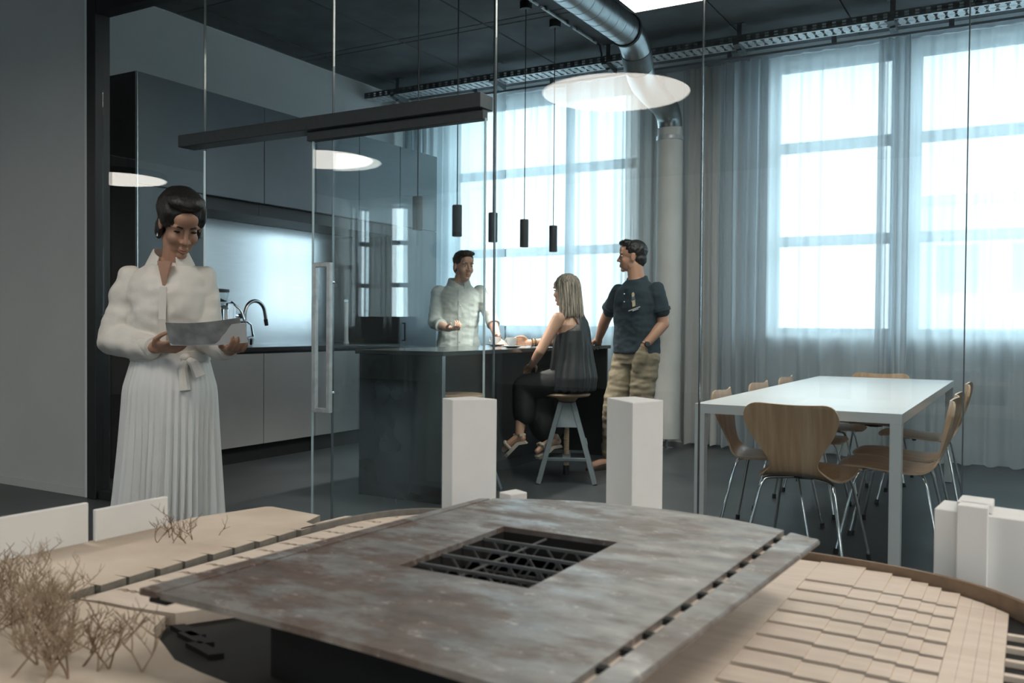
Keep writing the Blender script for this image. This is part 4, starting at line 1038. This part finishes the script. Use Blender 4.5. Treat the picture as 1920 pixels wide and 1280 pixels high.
# ---- man leaning on the island in a pale shirt
def man_shirt():
    t = thing('person', 'man in pale grey rolled-sleeve shirt leaning on far side of island', 'person', (-4.07, 6.15, 0))
    f = V((.62, -.78, 0)).normalized(); l = leftof(f); base = V((-4.075, 6.165, 0))
    sR, eR, wR = V((-4.200, 6.065, 1.375)), V((-4.185, 5.985, 1.13)), V((-3.985, 5.885, 1.085))
    sL, eL, wL = V((-3.955, 6.295, 1.380)), V((-3.79, 6.21, 1.175)), V((-3.655, 6.10, 1.00))
    b = MB()
    lv = [(.86, .150, .10), (.95, .155, .105), (1.08, .138, .098), (1.25, .155, .108), (1.36, .160, .100), (1.43, .105, .072), (1.47, .055, .055)]
    b.rings([ell(base + f*(.012*((z-.86)/.6)) + V((0, 0, z)), a, c, l) for z, a, c in lv])
    hc = V((-4.005, 6.135, 1.592)); H = Head(hc, V((.86, -.50, -.06)), k=1.0); H.build(b)
    b.chain([V((-4.065, 6.165, 1.42)), V((-4.03, 6.15, 1.53))], [.058, .054], 14)
    RA = (.050, .045, .041, .036, .027); arm(b, sR, eR, wR, RA); arm(b, sL, eL, wL, RA)
    hand(b, wR, (.80, -.25, -.02), (.1, .1, 1), (-.3, -.9, .2), curl=.95, thumb_curl=.5)
    hand(b, wL, (.42, -.30, -.42), (-.3, .3, -.9), (.5, .8, 0), curl=.45, spread=.3)
    for q, s in ((1, l), (-1, -l)):
        hip = base + s*.085 + V((0, 0, .90)); kn = base + s*.095 + f*.03 + V((0, 0, .49)); an = base + s*.10 - f*.02 + V((0, 0, .09))
        leg(b, hip, kn, an); foot(b, an, an + f*.20 - V((0, 0, .078)))
    body = fuse(b, 'body', M['skin1'], t, .0045, 3)
    H.features(t, M['hairbr'])
    b = MB(); H.E(b, (0, -.020, .045), (.083, .096, .084)); H.E(b, (0, -.052, -.015), (.066, .058, .068)); H.E(b, (0, .045, .098), (.060, .048, .030)); H.E(b, (.015, .068, .100), (.045, .030, .020))
    fuse(b, 'hair', M['hairbr'], t, .005, 2, wrinkle=lambda c: .005*nz(c, 60, 60, 30)+.003*nz(c, 130, 130, 60))
    b = MB()
    lv = [(.905, .185, .135), (.96, .178, .132), (1.06, .165, .124), (1.18, .172, .128), (1.30, .180, .126), (1.37, .170, .108), (1.415, .128, .084), (1.455, .078, .066)]
    b.rings([ell(base + f*(.012*((z-.86)/.6)) + V((0, 0, z)), a, c, l) for z, a, c in lv])
    b.chain([sR, sR.lerp(eR, .5), eR, eR.lerp(wR, .38)], [.064, .059, .055, .050], 16); b.chain([sL, sL.lerp(eL, .5), eL, eL.lerp(wL, .22)], [.064, .059, .054, .051], 16)
    sh = fuse(b, 'shirt', M['shirt'], t, .007, 4, wrinkle=lambda c: .007*nz(c, 9, 9, 22, 3)+.0035*nz(c, 24, 24, 40))
    for e, w, q in ((eR, wR, .40), (eL, wL, .24)):
        p = e.lerp(w, q); d = (w-e).normalized()
        MB().tube([p-d*.03, p-d*.025, p+d*.022, p+d*.025], [.050, .054, .053, .047], 18).done('rolled_cuff', M['shirt'], t, smooth=True)
    collar('collar', M['shirt'], base + f*.020 + V((0, 0, 1.440)), f, t, r=.076, h=.042, gap=.42, drop=.045)
    b = MB(); pts = [base + f*q + V((0, 0, z)) for z, q in ((.92, .139), (1.06, .135), (1.18, .142), (1.30, .137), (1.40, .108))]
    for a, c in zip(pts, pts[1:]): b.bar(a, c, .006, .028, l)
    b.done('placket', M['shirt'], t)
    for z in (.98, 1.08, 1.18, 1.27): MB().ball(base + f*.142 + V((0, 0, z)), (.005, .005, .005)).done('button', M['china'], t, smooth=True)
    b = MB()
    b.rings([ell(base + V((0, 0, z)), a, c, l) for z, a, c in ((.84, .165, .118), (.92, .170, .120), (.99, .162, .115))])
    for s in (l, -l): b.chain([base + s*.088 + V((0, 0, .88)), base + s*.096 + f*.03 + V((0, 0, .49)), base + s*.10 - f*.015 + V((0, 0, .10))], [.100, .076, .064], 16)
    fuse(b, 'trousers', M['darktr'], t, .009, 4)
    for s in (l, -l): a = base + s*.10 - f*.02 + V((0, 0, .09)); shoe('shoe', M['leather'], a, a + f*.20 - V((0, 0, .078)), t)
    p = wL - (wL-eL).normalized()*.02; d = (wL-eL).normalized()
    MB().tube([p-d*.012, p+d*.012], [.033, .033], 16).done('wristband', M['bead'], t, smooth=True)
man_shirt()

# ---- blonde woman seated on the stool
def woman_seated():
    t = thing('person', 'blonde woman in black sleeveless dress seated on stool, back to viewer', 'person', (-2.93, 5.87, 0))
    f = V((-1, .04, 0)).normalized(); l = leftof(f)
    sL, eL, wL = V((-2.925, 5.715, 1.165)), V((-3.02, 5.625, .935)), V((-3.125, 5.70, .835))
    sR, eR, wR = V((-2.91, 6.02, 1.175)), V((-3.10, 6.05, .990)), V((-3.27, 5.905, .985))
    pel = V((-2.90, 5.87, .735))
    spine = [(V((-2.895, 5.87, .665)), .165, .125), (V((-2.895, 5.87, .75)), .165, .125), (V((-2.90, 5.87, .87)), .128, .098), (V((-2.905, 5.87, 1.02)), .138, .102), (V((-2.90, 5.868, 1.12)), .142, .092), (V((-2.90, 5.866, 1.185)), .092, .066), (V((-2.905, 5.865, 1.225)), .047, .048)]
    b = MB(); b.rings([ell(c, a, d, l) for c, a, d in spine])
    hc = V((-2.945, 5.86, 1.372)); H = Head(hc, V((-.97, .20, -.02)), k=.97, female=True); H.build(b)
    b.chain([V((-2.905, 5.865, 1.19)), V((-2.93, 5.862, 1.31))], [.048, .045], 14)
    R = (.047, .041, .036, .032, .024)
    arm(b, sL, eL, wL, R); arm(b, sR, eR, wR, R)
    hand(b, wR, (-.80, -.12, .10), (.0, -.9, -.3), (-.1, 0, 1), curl=.85, scale=.92, thumb_curl=.55)
    hand(b, wL, (-.7, .55, -.35), (0, 0, -1), (.5, .7, 0), curl=.5, scale=.92)
    kL, aL, tL = V((-3.20, 5.72, .66)), V((-3.195, 5.64, .335)), V((-3.30, 5.60, .215))
    kR, aR, tR = V((-3.24, 5.98, .70)), V((-2.99, 5.80, .305)), V((-3.06, 5.66, .215))
    leg(b, pel + l*.09 - V((0, 0, .02)), kL, aL, (.082, .070, .050, .047, .032)); leg(b, pel - l*.09, kR, aR, (.082, .070, .050, .047, .032))
    for a, c in ((aL, tL), (aR, tR)):
        d = (c-a).normalized(); b.chain([a, a - V((0, 0, .03)) - V((d.x, d.y, 0))*.03], [.031, .028], 10); b.chain([a - V((0, 0, .02)), a.lerp(c, .6), c], [.030, .028, .018], 10)
    fuse(b, 'body', M['skin2'], t, .0042, 3)
    H.features(t, M['hairbl'])
    # bob hair: cap, hanging curtain of hair, loose strands
    b = MB(); H.E(b, (0, -.022, .042), (.085, .100, .084), 20, 14)
    rs = []
    for k, (u, rx, ry, fo) in enumerate(((.06, .080, .088, -.020), (.0, .090, .092, -.026), (-.06, .097, .092, -.034), (-.12, .103, .088, -.042), (-.175, .108, .082, -.050), (-.205, .106, .070, -.054))):
        rs.append([H.P(rx*cos(a), fo + ry*sin(a)*(1 if sin(a) < 0 else .72), u) for a in [2*pi*q/30 for q in range(30)]])
    b.rings(rs)
    hair = fuse(b, 'hair', M['hairbl'], t, .006, 2, wrinkle=lambda c: .0045*noise.noise(V((c.x*75, c.y*75, c.z*5)))+.003*noise.noise(V((c.x*150, c.y*150, c.z*8))))
    rnd = random.Random(5)
    for m_, cnt in (('hairhl', 46), ('hairbl', 40)):
        b = MB()
        for k in range(cnt):
            a = rnd.uniform(pi*.86, pi*2.14); zt = rnd.uniform(.02, .11); ze = -rnd.uniform(.19, .235); pts = []
            for q in range(6):
                u = zt + (ze-zt)*q/5; g = min(1, max(0, (.06-u)/.24)); top = max(0, (u-.04)/.085)
                rx = (.083+.028*g)*sqrt(max(.05, 1-top*top)); ry = (.097-.018*g)*sqrt(max(.05, 1-top*top)); s_ = 1 if sin(a) < 0 else .72
                pts.append(H.P((rx+.003)*cos(a+.05*sin(q+k)), -.022-.030*g + (ry+.003)*s_*sin(a+.05*sin(q+k)), u))
            b.tube(pts, [.0022, .0036, .0040, .0040, .0032, .0010], 5)
        b.done('hair_strands', M[m_], t, smooth=True)['kind'] = 'stuff'
    # dress: halter top hanging loose over the back, wide black skirt
    b = MB()
    tp = [(V((-2.885, 5.87, .648)), .185, .155), (V((-2.88, 5.87, .74)), .192, .160), (V((-2.885, 5.87, .86)), .168, .140), (V((-2.89, 5.87, 1.0)), .155, .126), (V((-2.888, 5.872, 1.08)), .138, .118), (V((-2.888, 5.89, 1.145)), .098, .100), (V((-2.895, 5.885, 1.205)), .060, .070)]
    b.rings([ell(c, a, d, l, 28) for c, a, d in tp])
    def dr(c):
        a = math.atan2(c.y-5.87, c.x+2.89); return .0065*sin(a*17+1.5*sin(c.z*4))*min(1, max(.05, (1.10-c.z)/.25)) + .003*nz(c, 8, 8, 6)
    fuse(b, 'dress_top', M['blacksatin'], t, .007, 3, wrinkle=dr)
    b = MB(); b.rings([ell(c, a, d, l, 24) for c, a, d in ((V((-2.91, 5.87, .645)), .180, .165), (V((-2.91, 5.87, .75)), .178, .150), (V((-2.91, 5.87, .80)), .15, .125))])
    b.chain([pel + l*.085 - V((0, 0, .01)), kL + V((0, 0, .005)), V((-3.185, 5.69, .47))], [.102, .088, .082], 18); b.chain([pel - l*.085, kR, V((-3.09, 5.92, .45)), V((-3.02, 5.84, .37))], [.102, .088, .085, .080], 18)
    b.chain([V((-3.03, 5.83, .68)), V((-3.16, 5.85, .63)), V((-3.13, 5.84, .47)), V((-3.08, 5.84, .375))], [.095, .112, .115, .118], 18)
    fuse(b, 'skirt', M['blackskirt'], t, .009, 5, wrinkle=lambda c: .008*nz(c, 14, 14, 4, 2))
    MB().tube([V((-2.90, 5.80, 1.218)), V((-2.853, 5.79, 1.198)), V((-2.825, 5.797, 1.155)), V((-2.800, 5.815, 1.09))], .0045, 6).done('shoulder_strap', M['strap'], t, smooth=True)
    d = (wR-eR).normalized()
    for k, (m_, r) in enumerate((('bead', .0052), ('gold', .0048), ('bead', .0045))):
        c = wR - d*(.022+.013*k); a, e, _ = frame_of(d)
        b = MB()
        for q in range(14): b.ball(c + (a*cos(2*pi*q/14)+e*sin(2*pi*q/14))*.0285, r, nu=8, nv=6)
        b.done('bracelet', M[m_], t, smooth=True)
    for a, c, nm in ((aL, tL, 'sandal'), (aR, tR, 'sandal')):
        d = (c-a).normalized(); h = V((d.x, d.y, 0)).normalized(); sd = V((-h.y, h.x, 0)); dn = d.cross(sd).normalized(); dn = dn if dn.z < 0 else -dn
        heel = a - V((0, 0, .045)) - h*.035
        b = MB(); b.rings([[p + sd*w*x + dn*q for x, q in ((-1, .030), (1, .030), (1, .055), (-1, .055))] for p, w in ((heel + dn*-.02, .028), (a.lerp(c, .35), .034), (a.lerp(c, .75), .040), (c, .038), (c + d*.022, .026))]); o = b.done(nm, M['beige'], t)
        b = MB(); b.tube([a - sd*.036 + h*-.01 + V((0, 0, -.01)), a + h*.034 + V((0, 0, -.012)), a + sd*.036 - h*.01 + V((0, 0, -.01)), a - h*.036 + V((0, 0, -.008)), a - sd*.036 - h*.01 + V((0, 0, -.01))], .012, 8).done('ankle_strap', M['beige'], o, smooth=True)
        p = a.lerp(c, .72); b = MB(); b.tube([p - sd*.040 + dn*.03, p - sd*.034 - dn*.024, p - dn*.034, p + sd*.034 - dn*.024, p + sd*.040 + dn*.03], .012, 8).done('toe_strap', M['beige'], o, smooth=True)
woman_seated()

# ---- man in the navy polo shirt
def man_polo():
    t = thing('person', 'standing man in dark navy polo and khaki trousers, hand in pocket', 'person', (-2.66, 6.50, 0))
    f = V((-.30, -.954, 0)).normalized(); l = leftof(f); base = V((-2.655, 6.515, 0))
    sR, eR, wR = V((-2.830, 6.573, 1.385)), V((-2.985, 6.66, 1.165)), V((-3.115, 6.82, 1.005))
    sL, eL, wL = V((-2.482, 6.477, 1.390)), V((-2.43, 6.50, 1.135)), V((-2.535, 6.375, .965))
    b = MB()
    lv = [(.86, .162, .112), (.96, .165, .122), (1.08, .158, .122), (1.25, .172, .124), (1.37, .170, .108), (1.44, .112, .078), (1.485, .062, .060)]
    b.rings([ell(base + V((0, 0, z)), a, c, l) for z, a, c in lv])
    hc = V((-2.695, 6.508, 1.655)); H = Head(hc, V((-.955, -.30, .0)), k=1.05); H.build(b)
    b.chain([V((-2.655, 6.515, 1.44)), V((-2.675, 6.51, 1.59))], [.066, .060], 16)
    R = (.053, .050, .045, .040, .030)
    arm(b, sR, eR, wR, R); arm(b, sL, eL, wL, R)
    hand(b, wR, (-.26, .40, -.22), (0, 0, -1), (-.9, -.4, 0), curl=.25, spread=.4)
    hand(b, wL, (-.25, .12, -.80), (.5, .6, 0), (-.6, -.7, .1), curl=.5)
    hR, kR, aR = base - l*.092 + V((0, 0, .90)), V((-2.80, 6.42, .49)), V((-2.845, 6.47, .085))
    hL, kL, aL = base + l*.092 + V((0, 0, .90)), V((-2.58, 6.43, .49)), V((-2.545, 6.50, .085))
    LR = (.098, .084, .060, .056, .038)
    leg(b, hR, kR, aR, LR); leg(b, hL, kL, aL, LR)
    tR = aR + V((-.10, -.19, -.072)); tL = aL + V((.02, -.21, -.072))
    foot(b, aR, tR); foot(b, aL, tL)
    fuse(b, 'body', M['skin3'], t, .0046, 3)
    H.features(t, M['hairbk'], smile=.004)
    b = MB(); H.E(b, (0, -.022, .042), (.082, .094, .082)); H.E(b, (0, -.055, -.020), (.066, .052, .062)); H.E(b, (0, .040, .098), (.062, .052, .028)); H.E(b, (0, .072, .098), (.050, .026, .018))
    fuse(b, 'hair', M['hairbk'], t, .005, 2, wrinkle=lambda c: .004*nz(c, 70, 70, 40)+.002*nz(c, 150, 150, 90))
    b = MB()
    lv = [(.905, .192, .150), (.96, .190, .150), (1.06, .185, .147), (1.18, .190, .146), (1.30, .195, .140), (1.38, .182, .118), (1.43, .136, .092), (1.472, .086, .076)]
    b.rings([ell(base + V((0, 0, z)), a, c, l, 26) for z, a, c in lv])
    b.chain([sR, sR.lerp(eR, .35), sR.lerp(eR, .62)], [.064, .063, .065], 16); b.chain([sL, sL.lerp(eL, .35), sL.lerp(eL, .60)], [.065, .067, .070], 16)
    fuse(b, 'polo_shirt', M['polo'], t, .007, 3, wrinkle=lambda c: .007*nz(c, 8, 8, 18, 5)+.003*nz(c, 22, 22, 36))
    for s, e, q, r in ((sR, eR, .63, .068), (sL, eL, .61, .073)):
        p = s.lerp(e, q); d = (e-s).normalized(); MB().tube([p-d*.022, p-d*.02, p+d*.006, p+d*.008], [r, r+.0035, r+.0035, r-.002], 20).done('sleeve_hem', M['polo'], t, smooth=True)
    collar('collar', M['polo'], base + V((0, 0, 1.452)), f, t, r=.074, h=.036, gap=.40, drop=.035)
    b = MB(); pts = [base + f*(.150 if z < 1.32 else .128) + V((0, 0, z)) for z in (1.25, 1.33, 1.40)]
    for a, c in zip(pts, pts[1:]): b.bar(a, c, .006, .034, l)
    b.done('placket', M['polo'], t)
    for z in (1.30, 1.36): MB().ball(base + f*.150 + V((0, 0, z)), .0055).done('button', M['china'], t, smooth=True)
    # small embroidered emblem with two lines of tiny lettering on the chest
    ec = base + l*.085 + f*.140 + V((0, 0, 1.315)); en = (f*.86 + l*.42).normalized(); ex = (l - en*l.dot(en)).normalized(); ez = en.cross(ex) * (1 if en.cross(ex).z > 0 else -1)
    er = (ex*.94 + ez*.34).normalized(); eu = (ez*.94 - ex*.34*-1).normalized(); eu = (ez - er*ez.dot(er)).normalized() + er*.25; eu.normalize()
    def flat(nm, m_, poly, d=.012):
        b = MB(); b.rings([[ec + er*x*.0014 + eu*y*.0014 + en*q for x, y in poly] for q in (d-.006, d)]); return b.done(nm, m_, t)
    e1 = flat('chest_emblem', M['gold'], [(-9, -36), (8, -36), (9, -8), (12, -4), (-12, -4), (-8, -10)])
    flat('chest_emblem', M['steel'], [(-12, -4), (12, -4), (9, 16), (-8, 16)], .0125); flat('chest_emblem', M['gold'], [(-6, 16), (7, 16), (9, 30), (3, 40), (-4, 38), (-7, 28)])
    b = MB()
    for row, (n_, x0) in enumerate(((15, -36), (8, -12))):
        for k in range(n_):
            x = x0 + k*4.9
            b.rings([[ec + er*(x+p)*.0013 + eu*(-56-8*row+s_)*.0013 + en*q for p, s_ in ((0, 0), (3.4, 0), (3.4, 4.6), (0, 4.6))] for q in (.0065, .0125)])
    b.done('chest_lettering', M['paper'], t)['kind'] = 'stuff'
    b = MB()
    b.rings([ell(base + V((0, 0, z)), a, c, l, 24) for z, a, c in ((.82, .180, .130), (.90, .184, .138), (.985, .172, .134))])
    b.chain([hR - V((0, 0, .03)), kR, aR + V((0, 0, .05))], [.112, .086, .070], 18); b.chain([hL - V((0, 0, .03)), kL, aL + V((0, 0, .05))], [.112, .086, .070], 18)
    pd = V((-.25, .12, -.80)).normalized(); b.chain([wL + pd*.035, wL + pd*.09, wL + pd*.17], [.040, .056, .058], 14)
    def kw(c):
        return .009*noise.noise(V((c.x*6+c.z*9, c.y*6, c.z*26))) + .005*nz(c, 16, 16, 40)
    fuse(b, 'trousers', M['khaki'], t, .007, 3, wrinkle=kw)
    MB().rings([ell(base + V((0, 0, z)), .177, .139, l, 28) for z in (.955, .99)]).done('belt', M['leather'], t, smooth=True)
    d = (wL-eL).normalized(); p = wL - d*.015; a_, e_, _ = frame_of(d)
    w = MB().tube([p-d*.013, p+d*.013], [.0365, .0365], 18).done('watch_strap', M['rubber'], t, smooth=True)
    on = (f*.6+l*.8).normalized(); on = (on-d*on.dot(d)).normalized()
    MB().cyl(p+on*.030, p+on*.046, .022, .019, 18).done('watch_case', M['rubber'], w, smooth=True); MB().cyl(p+on*.0462, p+on*.047, .016, .016, 18).done('watch_dial', M['pend'], w)
    shoe('shoe', M['leather'], aR, tR, t); shoe('shoe', M['leather'], aL, tL, t)
man_polo()

# ---- woman in white walking in front of the glass, reading
def woman_white():
    t = thing('person', 'woman in ivory blouse and white pleated skirt reading papers while walking', 'person', (-3.10, 2.54, 0))
    f = V((.62, -.785, 0)).normalized(); l = leftof(f); base = V((-3.11, 2.535, 0))
    sR, eR, wR = V((-3.255, 2.450, 1.292)), V((-3.298, 2.405, 1.045)), V((-3.020, 2.385, 1.018))
    sL, eL, wL = V((-3.010, 2.622, 1.300)), V((-2.965, 2.610, 1.060)), V((-2.750, 2.520, 1.012))
    b = MB()
    lv = [(.86, .150, .108), (.92, .148, .108), (1.03, .120, .092), (1.18, .134, .106), (1.27, .136, .090), (1.33, .095, .064), (1.385, .048, .048)]
    b.rings([ell(base + V((0, 0, z)), a, c, l) for z, a, c in lv])
    hc = V((-3.035, 2.525, 1.522)); H = Head(hc, V((.84, -.42, -.55)), k=1.07, female=True); H.build(b)
    b.chain([V((-3.10, 2.54, 1.35)), V((-3.07, 2.525, 1.455))], [.050, .047], 14)
    R = (.049, .043, .037, .033, .025)
    arm(b, sR, eR, wR, R); arm(b, sL, eL, wL, R)
    hand(b, wR, (.95, .10, .02), (-.25, .55, .8), (.1, -.5, .8), curl=.55, scale=.95, thumb_curl=.6)
    hand(b, wL, (.80, -.40, .03), (-.35, .3, .85), (-.5, -.6, .5), curl=.55, scale=.95, thumb_curl=.6)
    ls = []
    for s, fo in ((l, .10), (-l, -.10)):
        hip = base + s*.085 + V((0, 0, .88)); kn = base + s*.080 + f*(fo*.6+.02) + V((0, 0, .49)); an = base + s*.070 + f*fo*1.2 + V((0, 0, .085)); ls.append((an, an + f*.185 - V((0, 0, .072))))
        leg(b, hip, kn, an, (.084, .072, .052, .048, .032)); foot(b, an, ls[-1][1], .031)
    fuse(b, 'body', M['skin4'], t, .0042, 3)
    H.features(t, M['hairbk'], lid=.40, eye='iris')
    b = MB(); H.E(b, (0, -.026, .048), (.090, .108, .090), 20, 14); H.E(b, (0, -.060, -.010), (.074, .060, .070)); H.E(b, (0, -.118, -.015), (.060, .052, .055)); H.E(b, (.0, .030, .108), (.070, .062, .032))
    for q in (-1, 1): H.E(b, (q*.066, .012, .045), (.018, .046, .050)); H.E(b, (q*.070, -.03, -.035), (.016, .035, .045))
    fuse(b, 'hair', M['hairbk'], t, .005, 3, wrinkle=lambda c: .002*nz(c, 40, 40, 40)+.002*nz(c, 120, 120, 60))
    for q in (-1, 1): MB().tube([H.P(q*.078, -.012, -.044), H.P(q*.080, -.010, -.060)], [.003, .006], 8).done('earring', M['chrome'], t, smooth=True)
    b = MB()
    lv = [(.945, .150, .118), (1.00, .152, .118), (1.06, .160, .126), (1.17, .164, .132), (1.25, .164, .120), (1.30, .150, .100), (1.335, .112, .080), (1.365, .070, .062)]
    b.rings([ell(base + V((0, 0, z)), a, c, l, 26) for z, a, c in lv])
    def slv(s, e, w): b.chain([s, s.lerp(e, .4), s.lerp(e, .8), e, e.lerp(w, .45), e.lerp(w, .84)], [.053, .057, .062, .065, .060, .044], 16)
    slv(sR, eR, wR); slv(sL, eL, wL)
    fuse(b, 'blouse', M['ivory'], t, .007, 3, wrinkle=lambda c: .006+.011*nz(c, 8, 8, 13, 1)+.007*nz(c, 19, 19, 26))
    for e, w in ((eR, wR), (eL, wL)):
        p = e.lerp(w, .86); d = (w-e).normalized(); MB().tube([p-d*.03, p-d*.027, p+d*.027, p+d*.03], [.038, .043, .040, .034], 18).done('cuff', M['ivory'], t, smooth=True)
    collar('collar', M['ivory'], base + f*.012 + V((0, 0, 1.362)), f, t, r=.060, h=.048, gap=.52, drop=.060, flare=.030)
    # open V of skin at the neck edge
    b = MB(); b.rings([[base + f*q + l*x + V((0, 0, z)) for x, z in ((-.026, 1.365), (.026, 1.365), (.004, 1.262), (-.004, 1.262))] for q in (.085, .1215)]); b.done('neckline', M['skin4'], t)
    b = MB()
    for z0, z1, q0, q1 in ((1.00, 1.13, .136, .149), (1.13, 1.26, .149, .134)): b.bar(base + f*q0 + V((0, 0, z0)), base + f*q1 + V((0, 0, z1)), .006, .028, l)
    b.done('placket', M['ivory'], t)
    # pleated skirt swinging as she walks
    NP, NZ = 252, 26; b = MB(); b.keep = False
    def sk(k, j, off):
        v = j/NZ; a = 2*pi*k/NP; z = .985 - (.985-.155)*v
        rx = .150+.030*min(1, v*6)+.016*v; ry = .124+.036*min(1, v*6)+.085*v
        sw_ = f*(.060*v*v)
        p = .0045*(v**.5) + .020*v*v; pl = p*(abs(((k % 6)/3)-1)*2-1)
        big = .020*v*sin(a*5+1.2)+.014*v*sin(a*9+.4)
        r_ = 1
        return base + sw_ + l*cos(a)*(rx+pl+big+off) + f*sin(a)*(ry+pl+big+off) + V((0, 0, z + (.012*sin(a*3) if j == NZ else 0)))
    A = [[b.b.verts.new(sk(k, j, 0)) for k in range(NP)] for j in range(NZ+1)]; B = [[b.b.verts.new(sk(k, j, -.003)) for k in range(NP)] for j in range(NZ+1)]
    for j in range(NZ):
        for k in range(NP):
            q = (k+1) % NP; b.b.faces.new((A[j][k], A[j+1][k], A[j+1][q], A[j][q])); b.b.faces.new((B[j][k], B[j][q], B[j+1][q], B[j+1][k]))
    for j in (0, NZ):
        for k in range(NP): q = (k+1) % NP; b.b.faces.new((A[j][k], A[j][q], B[j][q], B[j][k]))
    b.done('pleated_skirt', M['pleat'], t, smooth=True, angle=60)
    MB().rings([ell(base + V((0, 0, z)), r, r*.82, l, 30) for z, r in ((.955, .150), (.96, .158), (1.0, .158), (1.005, .150))]).done('waistband', M['ivory'], t, smooth=True)
    kc = base + f*.120 + l*.085 + V((0, 0, .975)); b = MB(); b.ball(kc, (.024, .022, .018)); b.tube([kc, kc+f*.02+l*.035-V((0, 0, .02)), kc+f*.02+l*.060-V((0, 0, .075))], [.010, .020, .026], 8)
    b.tube([kc, kc+f*.03-l*.005-V((0, 0, .05)), kc+f*.035+l*.005-V((0, 0, .13))], [.010, .018, .022], 8); b.done('waist_tie', M['ivory'], t, smooth=True)
    for a, c in ls: shoe('flat_shoe', M['beige'], a, c, t)
woman_white()
# the papers she holds
t = thing('paper_sheets', 'grey printed papers held open by the woman in white', 'papers', (-2.72, 2.38, 1.06))
def sheet(nm, m_, p, u, v, bend, dz):
    p, u, v = V(p), V(u), V(v); n = u.cross(v).normalized(); b = MB(); b.keep = False
    T = [[p + u*(i/10) + v*(j/6) + n*(bend*sin(pi*i/10) + dz) for i in range(11)] for j in range(7)]
    A = [[b.b.verts.new(q) for q in r] for r in T]; B = [[b.b.verts.new(q - n*.0012) for q in r] for r in T]
    for j in range(6):
        for i in range(10): b.b.faces.new((A[j][i], A[j][i+1], A[j+1][i+1], A[j+1][i])); b.b.faces.new((B[j][i], B[j+1][i], B[j+1][i+1], B[j][i+1]))
    for r in (0, 6):
        for i in range(10): b.b.faces.new((A[r][i], B[r][i], B[r][i+1], A[r][i+1]))
    for c in (0, 10):
        for j in range(6): b.b.faces.new((A[j][c], A[j+1][c], B[j+1][c], B[j][c]))
    return b.done(nm, m_, t, smooth=True, angle=60)
sheet('printed_page', M['print'], (-2.895, 2.355, 1.032), (.27, .12, .022), (.03, -.045, .085), .018, .0)
sheet('white_page', M['paper'], (-2.89, 2.352, 1.026), (.285, .125, .014), (.02, -.035, .075), .012, -.006)
# ------------------------------------------------------------------ desk behind the viewer whose monitors show in the glass
t = thing('office_desk', 'white office desk by rear windows, mirrored faintly in glass', 'desk', (-9.9, -5.2, 0))
MB().box(-10.9, -8.9, -5.6, -4.8, .715, .74).done('desk_top', M['white'], t, bevel=.002)
for x in (-10.86, -8.98):
    for y in (-5.55, -4.89): MB().box(x, x+.05, y, y+.04, 0, .715).done('leg', M['white'], t)
for x, lb in ((-10.0, 'left grey monitor on the mirrored office desk'), (-9.3, 'right grey monitor on the mirrored office desk')):
    t = thing('computer_monitor', lb, 'monitor', (x, -5.2, .74), 'monitors on the office desk')
    MB().box(x-.31, x+.31, -5.215, -5.19, .86, 1.24).done('screen', M['screen'], t, bevel=.004)
    MB().box(x-.09, x+.09, -5.26, -5.08, .7402, .748).done('foot', M['screen'], t, bevel=.002)
    MB().bar((x, -5.14, .748), (x, -5.188, 1.02), .12, .012).done('neck', M['screen'], t)
